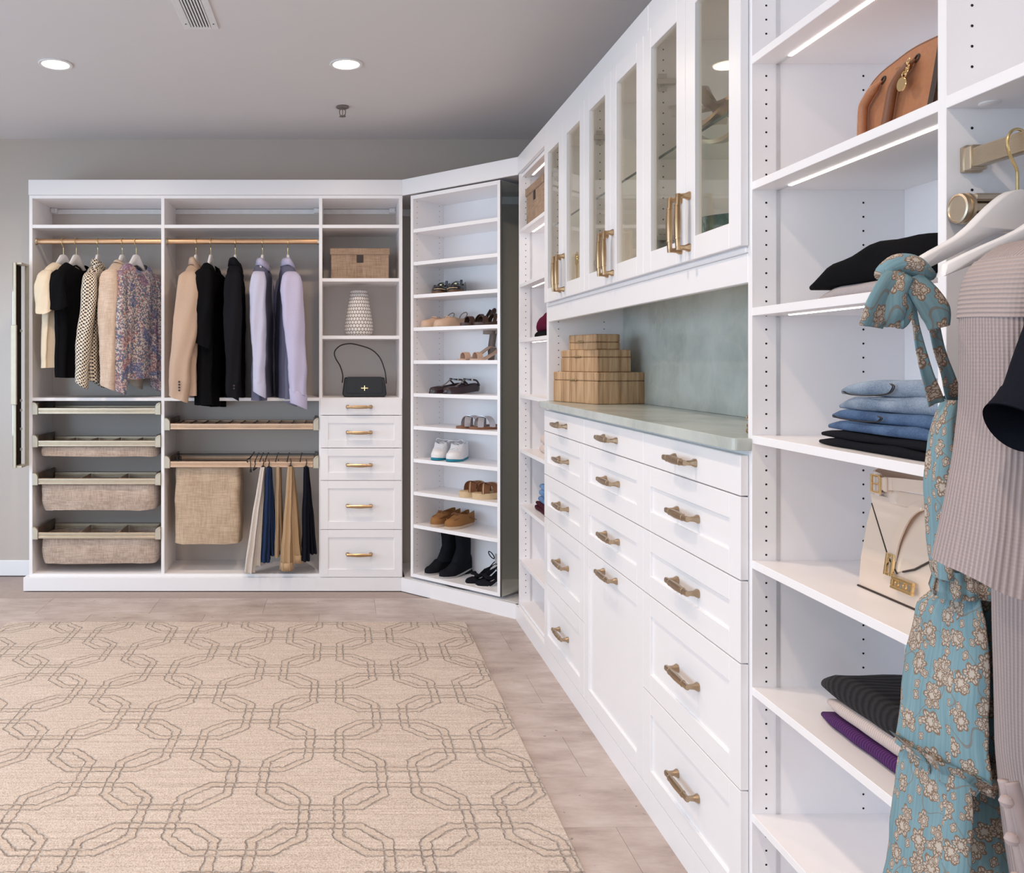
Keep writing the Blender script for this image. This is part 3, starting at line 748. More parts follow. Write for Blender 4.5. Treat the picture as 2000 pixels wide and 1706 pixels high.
for i, (pt, bot, nd, sd) in enumerate(((860.6, 893, 4, 1), (934.7, 998.5, 2, 2), (1040.5, 1103, 2, 3))):
    fr, a, b, zb, zt = tray(A, xa0, xa1, zrow(pt))
    obj('linen_bin', bin_mb(A, a + .006, b + .004 - (0 if i == 2 else .010), .016, .29, zb + .004, zrow(bot), sd, .012 if i else .0), 'linen_bin', fr, 50)
    for d in range(nd):
        x = a + (b - a) * (d + 1) / (nd + 1); m = A.mb(); m.box(x - .003, x + .003, .03, .28, zrow(bot) + .012, zb + .030, b=.002); obj('divider', m, 'linen_bin', fr)
m = A.mb(); m.box(xa0 + .036, xa1 - .036, .016, .29, zrow(809) + .002, zrow(809) + .008, b=.001); obj('felt_liner', m, 'dark_felt', t1[0])
# shoe tray with slanted ribs and the trouser rail over the laundry bag
fr, a, b, zb, zt = tray(B, xb0, xb1, zrow(827.5), metal='rose_metal')
fr['label'] = 'coppery pull-out ribbed shoe tray'
m = B.mb(); m.box(a, b, .016, .29, zt - .012, zt - .007, b=0); obj('tray_board', m, 'beige_linen', fr)
rb = None
for k in range(11):
    x = a + .030 + k * (b - a - .04) / 10.6; m = B.mb(); m.box(x, x + .004, .02, .285, zt - .007, zt + .0015, b=.001); obj('rib', m, 'dark_cover', fr)
fr, a, b, zb, zt = tray(B, xb0, xb1, zrow(901.5), metal='rose_metal')
fr['label'] = 'coppery pull-out frame for the laundry bag and trousers'
RZ = zt + .018                                        # trouser wires above the frame
xm = (494 - 667) * YB / FOC
m = B.mb(); m.tube([(a - .005, .235, RZ), (b + .005, .235, RZ)], .003, 6); m.tube([(a - .005, .016, zt + .004), (xm - .035, .016, zt + .004)], .003, 6)
for px in (502, 511, 521, 541, 563, 588): x = (px - 667) * (YB + .1) / FOC; m.tube([(x, .240, RZ + .006), (x, .200, RZ + .012), (x, .004, zt + .006), (x, -.010, zt - .002)], .0028, 6)
obj('wire_rail', m, 'black_wire', fr, True)
m = B.mb(); xs = (484 - 667) * YB / FOC; m.tube([(xs, -.006, zt - .006), (xs - .005, -.006, zt + .010), (xs + .01, .02, zt + .016), (xs + .014, .24, RZ + .012)], .004, 8)
for x in (a + .012, a + .03, a + .045): m.tube([(x, .10, zt + .018), (x, .10, zt - .012)], .004, 6)
obj('bag_hook', m, 'black_wire', fr, True)
m = bin_mb(B, (339.5 - 667) * YB / FOC, (466 - 667) * YB / FOC, .020, .25, zb + .010, zrow(1064), 9, .0, .004); obj('laundry_bag', m, 'linen_bag', fr, 50)

# ------------------------------------------------------------------ jewellery mirror pulled out beside the left bay
t = thing('pull_out_mirror', 'narrow pull-out mirror with a beige frame and long handle beside the left closet bay', 'mirror', (-1.876, 5.06, zpx(915, 5.0)))
z0, z1 = 0, zpx(512, 5.0) - zpx(915, 5.0); yb0, yb1 = -.055, .058
m = MB(); m.box(-.024, -.008, yb0, yb0 + .010, z0, z1, b=.002); m.box(-.024, .022, yb0 + .0102, yb1, z0, z0 + .012, b=.001); m.box(-.024, .022, yb0 + .0102, yb1, z1 - .012, z1, b=.001); m.box(.002, .022, yb1 + .0002, yb1 + .016, z0, z1, b=.001)
obj('frame', m, 'champagne_cap', t)
obj('felt_back', MB().box(-.024, -.018, yb0 + .0102, yb1, z0 + .0122, z1 - .0122), 'dark_felt', t)
obj('mirror_glass', MB().box(-.0275, -.0245, yb0 + .001, yb1, z0 + .002, z1 - .002), 'mirror', t)
zh0, zh1 = zpx(791, 5.0) - zpx(915, 5.0), zpx(635, 5.0) - zpx(915, 5.0)
obj('long_handle', MB().box(-.032, .001, yb0 - .018, yb0 - .001, zh0, zh1, b=.003), 'champagne_cap', t)
m = MB()
for z in (.10, .22, .33, zh0 + .02, zh1 - .03): m.at(0, yb1 - .02, z).box(-.0175, -.008, -.01, .012, -.008, .008, b=.002)
obj('hook', m, 'steel', t)

# ------------------------------------------------------------------ revolving shoe tower across the corner
LX0 = .063; LW = .628; TX0, TX1 = LX0, LX0 + LW; TZ0, TZ1 = .0925, 2.326; TD = .36; BKD = .288
Tw = Cab(DIAG, 'shoe_tower', 'tall revolving white shoe tower standing diagonally in the corner', 'shoe cabinet', LX0 + LW / 2, TD / 2)
Tw.part('side_panel', 'white_gloss', (TX0, TX0 + TH, 0, TD, TZ0, TZ1)); Tw.part('side_panel', 'white_gloss', (TX1 - TH, TX1, 0, TD, TZ0, TZ1))
Tw.part('top_board', 'white_gloss', (TX0 + TH, TX1 - TH, 0, TD, TZ1 - .022, TZ1)); Tw.part('bottom_board', 'white_gloss', (TX0 + TH, TX1 - TH, 0, TD, TZ0, TZ0 + .0195))
Tw.part('back_panel', 'white_gloss', (TX0 + TH, TX1 - TH, BKD, BKD + .016, TZ0 + .0197, TZ1 - .0222))
SH = {k: 1.350 + .192 * k for k in range(-5, 5)}
for k, z in SH.items(): Tw.part('shelf', 'white_gloss', (TX0 + TH + .0005, TX1 - TH - .0005, .004, BKD - .0005, z - .0105, z + .0105))
m = Tw.mb(); m.box(TX1 + .0002, TX1 + .006, .004, TD - .004, TZ0, TZ1 - .004, b=.0005); obj('mirror_panel', m, 'mirror', Tw.e)
m = Tw.mb(); m.box(TX1 + .0002, TX1 + .009, -.001, .0035, TZ0, TZ1 - .004, b=.0005); obj('mirror_edge', m, 'dark_steel', Tw.e)
holes(Tw, 'pin_holes', [(TX0 + TH, y, .15 + .032 * k) for k in range(68) for y in (.037, .245)], 1)
m = Tw.mb(); m.T = m.T @ Matrix.Translation((LX0 + LW / 2, TD / 2, 0)); m.lathe([(.17, .0795), (.17, .092)], 32, True, True); obj('turntable', m, 'dark_steel', Tw.e, 40)
def tz(k): return .112 if k == 'b' else SH[k] + .0105
def tpos(px, d):                                        # tower-local lx of a picture column at depth d behind the tower front
    k = (px - 667) / FOC; return (k * (DY + .7071 * d) - DX - .7071 * d) / (.7071 * (1 + k))

# ------------------------------------------------------------------ right wall closet
RS = [2.034, 1.748, 1.462, 1.172, .888, .600, .312]     # shelf centre heights
def led(cab, x0, x1, z):                                # light strip let into the underside of a shelf, and its end block
    m = cab.mb(); m.box(x0 + .055, x1 - .055, .0545, .0625, z - .0016, z - .0001, b=0); o = obj('light_strip', m, 'led', cab.e)
    m = cab.mb(); m.box(x0 + .001, x0 + .0548, .0545, .0625, z - .0014, z - .0001, b=0); m.box(x1 - .0548, x1 - .001, .0545, .0625, z - .0014, z - .0001, b=0); obj('strip_connector', m, 'aluminium', cab.e)
def shelf_unit(label, x0, x1, leds, left=True, right=True, hole_gap=.032):
    c = Cab(RIGHT, 'shelf_unit', label, 'shelf unit', (x0 + x1) / 2)
    if left: c.part('side_panel', 'white_board', (x0 - TH, x0, 0, DEP, .079, CR0 - .001))
    if right: c.part('side_panel', 'white_board', (x1, x1 + TH, 0, DEP, .079, CR0 - .001))
    c.part('back_panel', 'white_board', (x0, x1, DEP - .010, DEP, .079, CR0 - .001))
    c.part('top_board', 'white_board', (x0, x1, .013, DEP - .0102, CR0 - .001 - TH, CR0 - .001)); c.part('bottom_board', 'white_board', (x0, x1, 0, DEP - .0102, .079, .098))
    for z in RS: c.part('shelf', 'white_board', (x0, x1, 0.0005, DEP - .0102, z - .0092, z + .0092))
    for z in leds: led(c, x0, x1, z)
    m = c.mb(); zz = [.098] + sorted(RS) + [CR0 - .02]
    for a, b in zip(zz, zz[1:]): m.box(x0, x0 + .0012, .055, .064, a + (.0095 if a > .1 else 0), b - .012, b=0)
    obj('power_track', m, 'aluminium', c.e)
    holes(c, 'pin_holes', [(x0, y, 1.9897 - 1.70 + .032 * k - .02) for k in range(-4, 66) for y in (.0325, .253)], 1)
    return c
SU = shelf_unit('narrow open white shelf unit between the corner and the glass-door cabinets', -4.530, -3.930, [CR0 - .001 - TH] + [z - .0092 for z in RS[:3]], right=False)
SN = shelf_unit('open white shelf unit with light strips near the hanging clothes', -1.965, -1.353, [z - .0092 for z in RS[:3]] + [CR0 - .001 - TH])

# upper glass-door cabinets, three of two doors each
UB = [-3.892 + .6383 * i for i in range(4)]; UZ0, UZ1 = 1.612, 2.338
UL = ['glass-door wall cabinet nearest the corner, above the wooden boxes', 'middle one of the three glass-door wall cabinets', 'glass-door wall cabinet next to the open shelves, holding a blue bowl']
GS = 1.962
def hinge(c, d, x, z):
    m = c.mb(); m.box(x, x + .0015, .022, .048, z - .027, z - .013, b=.003); m.box(x, x + .0015, .022, .048, z + .013, z + .027, b=.003); m.box(x, x + .002, .030, .040, z - .014, z + .014, b=.0005); m.box(x + .0022, x + .014, .012, .072, z - .0085, z + .0085, b=.002); m.box(x + .004, x + .013, -.006, .0118, z - .011, z + .011, b=.002)
    return obj('hinge', m, 'steel', d)
for i in range(3):
    x0, x1 = UB[i], UB[i + 1]; c = Cab(RIGHT, 'wall_cabinet', UL[i], 'cabinet', (x0 + x1) / 2, 0, UZ0)
    lw = .030 if i == 0 else .0095; rw = .0095
    a, b = x0 + (.010 if i == 0 else .0095), x1 - .0095
    c.part('side_panel', 'white_board', (x0 - (.038 if i == 0 else 0), a, 0, DEP, UZ0, UZ1))
    c.part('side_panel', 'white_board', (b, x1 + (-.0085 if i == 2 else 0), 0, DEP, UZ0, UZ1))
    c.part('back_panel', 'white_board', (a, b, DEP - .010, DEP, UZ0, UZ1)); c.part('top_board', 'white_board', (a, b, .0, DEP - .0102, UZ1 - TH, UZ1)); c.part('bottom_board', 'white_board', (a, b, 0, DEP - .0102, UZ0, UZ0 + TH))
    m = c.mb(); m.box(a + .002, b - .002, .024, DEP - .014, GS - .004, GS + .004, b=0); gsh = obj('glass_shelf', m, 'shelf_glass', c.e)
    m = c.mb(); m.box(a + .002, b - .002, .0225, .0238, GS - .004, GS + .004, b=0); obj('shelf_edge', m, 'glass_edge', gsh)
    mid = (x0 + x1) / 2
    for s, (da, db) in enumerate(((x0 + .0, mid), (mid, x1))):
        d = shaker(c, 'door', da, db, UZ0 + .001, UZ1 - .001, .060, glass=True)
        hx = db - .028 if s == 0 else da + .028
        handle(d, c, hx, -.020, 1.716, vertical=True, mesh=HBB)
        if s == 0:
            hinge(c, d, a + .0005, 2.19); hinge(c, d, a + .0005, 1.72)
    holes(c, 'pin_holes', [(a, y, 1.65 + .032 * k) for k in range(21) for y in (.037, .24)], 1)

# base drawers
BL = ['white base cabinet nearest the corner with five drawers', 'white base cabinet in the middle with three drawers over a tall tilt-out front', 'white base cabinet nearest the viewer with five large drawers']
BS = [1.136, 1.040, .8468, .6565, .366, .081]
for i in range(3):
    x0, x1 = UB[i], UB[i + 1]; c = Cab(RIGHT, 'base_cabinet', BL[i], 'cabinet', (x0 + x1) / 2)
    a, b = x0 + .0095, x1 - .0095
    c.part('side_panel', 'white_board', (x0 - (.038 if i == 0 else 0), a, 0, DEP, .079, 1.1455)); c.part('side_panel', 'white_board', (b, x1 + (-.0085 if i == 2 else 0), 0, DEP, .079, 1.1455))
    c.part('back_panel', 'white_board', (a, b, DEP - .01, DEP, .079, 1.1455)); c.part('bottom_board', 'white_board', (a, b, 0, DEP - .0102, .079, .098))
    c.part('top_rail', 'white_board', (a, b, 0, .08, 1.1263, 1.1455))
    zs = BS if i != 1 else BS[:4] + [.081]
    for k in range(len(zs) - 1):
        d = shaker(c, 'drawer' if not (i == 1 and k == 3) else 'tilt_out_door', x0, x1, zs[k + 1], zs[k], .058, flat=(k == 0))
        zc = (zs[k] + zs[k + 1]) / 2 if not (i == 1 and k == 3) else .622
        handle(d, c, (x0 + x1) / 2, -.020 if (k == 0 or (i == 1 and k == 3)) else -.013, zc)
# side panel of the niche, backsplash and worktop
c = Cab(RIGHT, 'niche_panel', 'white upright panel at the corner end of the counter niche', 'panel', -3.91)
c.part('panel', 'white_board', (-3.930, -3.895, 0, DEP, 1.1745, 1.6115)); holes(c, 'pin_holes', [(-3.895, y, 1.21 + .032 * k) for k in range(11) for y in (.045, .25)], 1)
t = thing('backsplash', 'grey-green quartzite backsplash slab behind the counter', 'backsplash', RIGHT.w(-2.94, DEP - .02, 1.1745), RIGHT.rz)
m = MB(); m.box(-.952, .952, 0, .018, 0, 1.6115 - 1.1745); obj('slab', m, 'quartzite', t)
t = thing('countertop', 'grey-green quartzite countertop over the white drawers', 'countertop', RIGHT.w(-2.94, .1, 1.146), RIGHT.rz)
m = MB(); yf = -.042 - .1; xl, xr = -.957, .9755
pl = [(xl, yf), (xr - .012, yf)] + arc(xr - .012, yf + .012, .012, -80, 0, 5) + [(xr, -.1 - .001), (xr - .021, -.1 - .001), (xr - .021, DEP - .10), (xl + .0, DEP - .10)]
m.prism(pl, 0, .028, 'z', .0015); obj('slab', m, 'quartzite', t)
# hanging bay at the right edge
H = Cab(RIGHT, 'closet_bay', 'white hanging bay at the right edge with a gold clothes rod', 'closet', -1.0)
hx0, hx1 = -1.334, -.72
H.part('back_panel', 'white_board', (hx0, hx1, DEP - .010, DEP, .079, CR0 - .001)); H.part('side_panel', 'white_board', (hx1, hx1 + TH, 0, DEP, .079, CR0 - .001))
H.part('top_board', 'white_board', (hx0, hx1, .013, DEP - .0102, CR0 - .02, CR0 - .001)); H.part('shelf', 'white_board', (hx0, hx1, 0, DEP - .0102, 1.748 - .0095, 1.748 + .0095))
H.part('bottom_board', 'white_board', (hx0, hx1, 0, DEP - .0102, .079, .098))
holes(H, 'pin_holes', [(hx0, .040, z) for z in [zpx(y, 1.333) for y in (10, 50, 90, 130, 170, 250, 371, 492, 612, 730)]], 1, .0024)
m = H.mb(); m.T = m.T @ Matrix.Translation((hx0 + .03, .045, 1.7385)); m.lathe([(.014, 0), (.0145, -.002), (.012, -.0035), (.003, -.004)], 20, True, True); obj('cover_cap', m, 'white_plastic', H.e, True)
HZ = 1.659; HY = .0368
def prof(x, h, t):
    q = [(HY - t, HZ - h), (HY - t * .8, HZ - h * 1.06), (HY + t * .8, HZ - h * 1.06), (HY + t, HZ - h), (HY + t, HZ + h * .9), (HY + t * .6, HZ + h * 1.1), (HY - t * .6, HZ + h * 1.1), (HY - t, HZ + h * .9)]
    return [(x, y, z) for y, z in q]
m = H.mb(); m.loft([prof(hx0 + .012, .0140, .0085), prof(hx1 - .006, .0140, .0085)], True, True); rd = obj('hanging_rod', m, 'champagne_metal', H.e, 30)
m = H.mb()
for k in range(13): z = HZ - .0125 + k * .0021; m.box(hx0 + .0125, hx1 - .007, HY - .0093, HY - .0086, z - .0007, z + .0007, b=.0002)
obj('rod_flutes', m, 'champagne_metal', rd)
m = H.mb(); m.loft([prof(hx0 + .0005, .0195, .0155), prof(hx0 + .006, .0195, .0155), prof(hx0 + .007, .0178, .0135), prof(hx0 + .018, .0175, .0130), prof(hx0 + .019, .0165, .0120)][::-1], True, True); obj('rod_socket', m, 'champagne_metal', H.e, 40)
# valet rod sliding out of the panel
vz = zpx(410, 1.32); m = H.mb()
def disc(y, r, x=hx0 + .0245): return [(x + r * math.cos(a), y, vz + r * math.sin(a)) for a in (2 * math.pi * k / 24 for k in range(24))]
m.loft([disc(.0005, .0185), disc(-.001, .0195), disc(.0, .0225), disc(.005, .023), disc(.0055, .0205), disc(.009, .0205), disc(.0095, .0235), disc(.0135, .0235), disc(.0145, .019)][::-1], True, True); vc = obj('valet_cap', m, 'champagne_metal', H.e, 40)
m = H.mb(); m.box(hx0 + .004, hx0 + .040, .0162, .30, vz + .009, vz + .021, b=.003); m.box(hx0 + .004, hx0 + .036, .0162, .30, vz - .007, vz + .0075, b=.002); m.box(hx0 + .004, hx0 + .040, .0162, .30, vz - .021, vz - .009, b=.003); obj('valet_rail', m, 'champagne_metal', vc, 30)

# ------------------------------------------------------------------ rug
t = thing('rug', 'large beige wool rug with an octagon trellis pattern on the stone floor', 'rug', (-.54, 2.93, 0))
m = MB(); m.box(-1.18, 1.18, -1.53, 1.53, .0005, .011, b=.004); obj('pile', m, 'rug_pile', t)

# ------------------------------------------------------------------ hangers and hanging clothes
def hanger_parts(t, half=.166, zt=-.078, thick=.013, drop=.140):
    hk = [(-.019, .002), (-.0165, .012), (-.008, .0195), (.003, .0205), (.014, .015), (.0195, .003), (.0185, -.010), (.010, -.024), (.003, -.034), (0, -.044), (0, zt - .005)]
    m = MB(); m.tube([(p.x, 0, p.y) for p in spline([(u, v, 0) for u, v in hk], 26)], .0022, 8); obj('hook', m, 'hook_gold', t, True)
    sc = half / .166; k_ = drop / .140; up = spline([(0, zt), (.024, zt - .006), (.046 * sc, zt - .034 * k_), (.085 * sc, zt - .080 * k_), (.13 * sc, zt - .113 * k_), (half, zt - drop)], 14)
    lo = spline([(half + .003, zt - drop - .016), (.13 * sc, zt - .136 * k_), (.085 * sc, zt - .108 * k_), (.045, zt - .076 * k_), (.0, zt - .062)], 10)
    up = [(p.x, p.y) for p in (Vector((*q[:2],)) for q in up)]; lo = [(q[0], q[1]) for q in lo]
    R_ = up + lo; Lh = [(-x, z) for x, z in R_[1:-1]][::-1]
    poly = R_ + Lh
    m = MB(); m.prism(poly, -thick / 2, thick / 2, 'y', .002); obj('shoulder_bar', m, 'white_wood', t, 50)
def spline2(p, n): return spline([(a, b, 0) for a, b in p], n)
_old = spline
def hanger(loc, rz, label, group=None, **kw):
    t = thing('clothes_hanger', label, 'hanger', loc, rz, group); hanger_parts(t, **kw); return t

def garment(name, label, cat, loc, rz, mat, L=.70, sw=.205, t=.045, flare=1.0, neck=.07, dip=.045, sleeve='long', SL=.55, sy=.064, cuff=None, collar=None, seed=1, buttons=0, folds=7, famp=.014, group=None,
            sx=.034, out=.03, bend=.02, front=1, cuff_mat=None, base=-.045, sleeve_mat=None, hem=0.0, wob=.007, bothsleeves=True, collar_mat=None):
    T = thing(name, label, cat, loc, rz, group); z0 = -.088 + base
    keys = [(z0, neck, .040), (z0 - .012, neck + .018, .045), (z0 - .035, .135, .048), (z0 - .058, sw * .90, .046), (z0 - .080, sw, .046), (z0 - .15, sw * 1.02, t), (z0 - .30, sw * 1.0, t * 1.08), (-L, sw * 1.02 * flare, t)]
    K = interp(keys, 44, 1); m = MB(); rings = []
    for z, w_, th in K:
        s = min(1, max(0, (z0 - .10 - z) / (L + z0))); dz = max(0, 1 - (z0 - z) / .07)
        def fold(a, x, y): return x, y + famp * s ** .7 * math.sin(folds * a + seed * 1.7 + 2.2 * s) * (1.0 if abs(math.sin(a)) > .15 else .3) + .4 * famp * s * math.sin(3 * a + seed)
        r = superring(0, 0, z, w_, th, 56, .72, fold)
        rr = []
        for (x, y, zz) in r:
            f = (y * front) / .045; k = max(0, 1 - (abs(x) / (neck + .02)) ** 2)
            zz -= dz * dip * k * (max(0, f) + .15 * max(0, -f)); zz -= hem * s ** 3 * (x / sw)
            rr.append((x, y, zz))
        rings.append(rr)
    m.loft(rings[::-1]); m.wobble(wob, 6.5, seed); m.wobble(wob * .35, 22, seed + 3); b = obj('body', m, mat, T, 'all')
    if sleeve:
        for s in (1, -1) if bothsleeves else (1,):
            m = MB()
            if sleeve == 'long':
                zc = z0 - .075 - SL
                ky = [(0, .80, .030, .02, z0 - .050, 0), (.08, .96, sy * .85, sx * .8, z0 - .075, .0), (.2, 1.02, sy, sx, z0 - .075 - SL * .14, 0), (.5, 1.02 + out, sy * .93, sx, z0 - .075 - SL * .47, bend * .4), (.75, 1.02 + out * 1.2, sy * .82, sx * .95, z0 - .075 - SL * .75, bend * .9), (1, 1.02 + out, sy * .72, sx * .85, zc, bend)]
            else:
                ky = [(0, .80, .03, .02, z0 - .050, 0), (.12, .97, sy * .85, sx * .8, z0 - .075, 0), (.35, 1.06, sy, sx, z0 - .075 - SL * .28, 0), (1, 1.06 + out, sy * .95, sx * 1.05, z0 - .075 - SL, bend)]
            Q = interp(ky, 26, 1); rings = []
            for f, cx, ry, rx, z, cy in Q:
                rings.append([(s * sw * cx + rx * math.copysign(abs(math.cos(a)) ** .8, math.cos(a)) * (1 + .10 * math.sin(5 * a + 7 * f + seed)) * 1.0,
                               cy * front + ry * math.copysign(abs(math.sin(a)) ** .8, math.sin(a)),
                               z - (.02 * math.sin(a) * front * f if sleeve == 'long' else -s * .10 * SL * math.cos(a) * f * -1)) for a in (2 * math.pi * k / 28 for k in range(28))])
            m.loft(rings[::-1], False, True); m.wobble(wob * 1.1, 7, seed + 11 + s); m.wobble(wob * .4, 24, seed + 13); so = obj('sleeve', m, sleeve_mat or mat, T, 'all')
            if cuff and s == 1 or cuff and bothsleeves:
                f, cx, ry, rx, z, cy = Q[-1]; m = MB(); rings = []
                for dz, g in ((.012, 1.03), (.008, 1.07), (-cuff + .004, 1.05), (-cuff, 1.0), (-cuff + .004, .9)):
                    rings.append([(s * sw * cx + rx * g * math.cos(a), cy * front + ry * g * math.sin(a), z + dz - .02 * math.sin(a) * front) for a in (2 * math.pi * k / 28 for k in range(28))])
                m.loft(rings); m.wobble(wob * 1.1, 7, seed + 11 + s); obj('cuff', m, cuff_mat or mat, so, 'all')
            if buttons and s == 1:
                f, cx, ry, rx, z, cy = Q[-2]
                for k in range(buttons):
                    m = MB(); m.at(sw * cx + rx * 1.12, (cy + .010) * front, z + .022 + k * .016, ry=R(90)).lathe([(.0055, -.001), (.0062, .002), (.004, .004), (.001, .004)], 10, True, True); obj('button', m, 'dark_edge', so, True)
    if collar:
        m = MB(); n = 40; prof_ = [(0, -.012), (.001, .012 + collar * .3), (.004, collar * .9), (.010, collar), (.018, collar * .6), (.024, collar * -.15), (.018, collar * -.2), (.010, collar * .35)]
        rings = []
        for k in range(n + 1):
            a = R(90 * front + 12 + (336) * k / n); c, s_ = math.cos(a), math.sin(a); f = max(0, s_ * front); tip = 1 + .4 * max(0, f - .6)
            rings.append([((neck - .008 + u * tip * (1 if q < 4 else 1.2)) * c, (.026 + u * .75 * tip) * s_, z0 + .004 - dip * .75 * f ** 1.3 + v) for q, (u, v) in enumerate(prof_)])
        m.loft(rings, True, True); m.wobble(.003, 18, seed + 2); obj('collar', m, collar_mat or mat, T, 'all')
    return T

RY = YB + ROD_Y
def hx(px): return (px - 667) * RY / FOC
def ang(a, right=False):                              # angle of the hanger to the rod; near end to the left (or right)
    a = R(a); d = (math.cos(a) if right else -math.cos(a), -math.sin(a)); return math.atan2(d[1], d[0])
GA = 'clothes on the left rod'; GB = 'clothes on the middle rod'
HL = [(124, 66, 'white hanger inside the cream knit top'), (149, 70, 'white hanger inside the black t-shirt'), (191, 92, 'white hanger inside the polka dot blouse'), (239, 80, 'white hanger inside the beige linen shirt'), (266, 66, 'white hanger inside the floral patchwork blouse')]
HM = [(383, 88, 'white hanger inside the beige blazer'), (412, 84, 'white hanger inside the long black jacket'), (459.5, 93, 'white hanger inside the black button shirt'), (513, 93, 'white hanger inside the pale blue shirt'), (562, 80, 'white hanger inside the lilac check shirt')]
for px, a, lb in HL: hanger((hx(px), RY, ROD_Z), ang(a), lb, 'white hangers on the back rods')
for px, a, lb in HM: hanger((hx(px), RY, ROD_Z), ang(a, px > 500), lb, 'white hangers on the back rods')
def g(i, lst): return (hx(lst[i][0]), RY, ROD_Z), ang(lst[i][1], lst is HM and lst[i][0] > 500)
l, r = g(0, HL); garment('knit_top', 'cream short-sleeved knit top, first on the left rod', 'top', l, r, 'cream_knit', L=.755, sleeve='short', SL=.215, sy=.056, sx=.030, out=.06, sw=.165, t=.040, seed=3, dip=.03, group=GA, neck=.08)
l, r = g(1, HL); garment('t_shirt', 'black short-sleeved t-shirt on the left rod', 'shirt', l, r, 'black_cloth', L=.812, sleeve='short', SL=.195, sy=.056, sx=.032, out=.06, sw=.172, t=.042, seed=5, dip=.05, neck=.085, group=GA)
l, r = g(2, HL); garment('blouse', 'cream blouse with black polka dots on the left rod', 'blouse', l, r, 'polka_dot', L=.835, sleeve='long', SL=.615, sy=.047, sx=.045, out=-.02, sw=.19, t=.036, seed=8, collar=.034, bend=-.045, group=GA, cuff=.02, base=-.06, neck=.06)
l, r = g(3, HL); garment('linen_shirt', 'plain beige linen shirt on the left rod', 'shirt', l, r, 'linen_shirt', L=.80, sleeve='long', SL=.66, sy=.060, sx=.034, out=.04, sw=.19, t=.044, seed=11, collar=.012, bend=.0, dip=.03, group=GA)
l, r = g(4, HL); garment('blouse', 'blue, pink and cream patchwork floral blouse, last on the left rod', 'blouse', l, r, 'patchwork_floral', L=.82, sleeve='long', SL=.63, sy=.055, sx=.042, out=.02, sw=.172, t=.055, seed=14, dip=.055, neck=.085, folds=9, famp=.016, bend=.02, group=GA, cuff=.05)
l, r = g(0, HM); garment('blazer', 'beige blazer with dark cuff buttons on the middle rod', 'jacket', l, r, 'beige_wool', L=.915, sleeve='long', SL=.715, sy=.074, sx=.042, out=.08, sw=.195, t=.055, seed=17, collar=.040, buttons=4, bend=-.055, dip=.09, group=GB, base=-.055)
l, r = g(1, HM); garment('jacket', 'long black jacket next to the beige blazer', 'jacket', l, r, 'black_cloth', L=.985, sleeve='long', SL=.42, sy=.064, sx=.04, out=.02, sw=.185, t=.056, seed=20, bend=.0, dip=.06, group=GB, hem=-.02)
l, r = g(2, HM); garment('button_shirt', 'black button shirt hanging alone in the middle of the rod', 'shirt', l, r, 'black_cloth_grey', L=.93, sleeve='long', SL=.70, sy=.054, sx=.04, out=.03, sw=.19, t=.046, seed=23, collar=.042, bend=.0, buttons=2, group=GB, base=-.06)
l, r = g(3, HM); garment('button_shirt', 'pale blue button shirt left of the lilac one', 'shirt', l, r, 'slate_lining', L=.945, sleeve='long', SL=.62, sy=.048, sx=.038, out=.03, sw=.19, t=.042, seed=26, collar=.040, cuff=.065, bend=.012, sleeve_mat='pale_blue_cloth', cuff_mat='pale_blue_cloth', collar_mat='lilac_check', group=GB, base=-.06)
l, r = g(4, HM); garment('button_shirt', 'lilac check button shirt, last on the middle rod', 'shirt', l, r, 'slate_lining', L=.935, sleeve='long', SL=.68, sy=.066, sx=.042, out=.10, sw=.195, t=.055, seed=29, collar=.040, cuff=.075, bend=.035, sleeve_mat='lilac_check', cuff_mat='lilac_check', collar_mat='lilac_check', group=GB, base=-.06)

# trousers clipped to the rail
def trousers(px, label, mat, x0, x1, top, bot, seed, cuffs=False, dy=0.0, tw=.014, split=None):
    Y = YB - .012 + dy; k = Y / FOC; xt = (px - 667) * k; zt = zpx(top, Y); T = thing('trousers', label, 'trousers', (xt, Y, zt), 0, 'trousers on the pull-out rail')
    xa, xb = (x0 - 667) * k - xt, (x1 - 667) * k - xt; Lg = zt - zpx(bot, Y); cen = (xa + xb) / 2; hw = (xb - xa) / 2
    legs = ((-.48, .54, 0, 1.0), (.48, .54, .035, .94)) if split is None else split
    for j, (o, wf, back, lf) in enumerate(legs):
        m = MB(); rings = []
        for i in range(24):
            f = i / 23; z = -Lg * lf * f; wv = tw + (hw * wf - tw) * f ** .8; cx = (cen + hw * o) * f ** .9; th = .030 + .025 * f
            def fold(a, x, y): return x + .005 * f * math.sin(5 * a + seed), y + (.004 + .010 * f) * math.sin(6 * a + seed * 2 + f)
            rings.append(superring(cx, back + .0, z, wv, th, 32, .8, fold))
        m.loft(rings[::-1]); m.wobble(.004, 9, seed + j); obj('leg', m, mat, T, 'all')
        if cuffs:
            m = MB(); m.loft([superring(cx, back, -Lg * lf + dz, wv * gq, th * gq, 32, .8) for dz, gq in ((-.002, 1.0), (-.003, 1.10), (.042, 1.10), (.044, 1.0))]); obj('hem_cuff', m, mat, T, 'all')
    m = MB(); m.tube([(0, -.006, .045), (.004, -.010, .028), (0, -.002, .010), (0, 0, -.008)], .0026, 6); m.box(-.008, .008, -.010, .012, -.022, .006, b=.002); obj('clip', m, 'black_wire', T)
trousers(514, 'off-white wide trousers, first from the left on the pull-out rail', 'off_white_cloth', 479, 513, 912, 1117, 2)
trousers(525, 'navy trousers between the off-white and khaki ones', 'navy_cloth', 511, 541, 913, 1096, 4)
trousers(543.5, 'darker khaki trousers with a small button beside the navy ones', 'khaki_light', 537.5, 553, 912, 1086, 6, dy=.03)
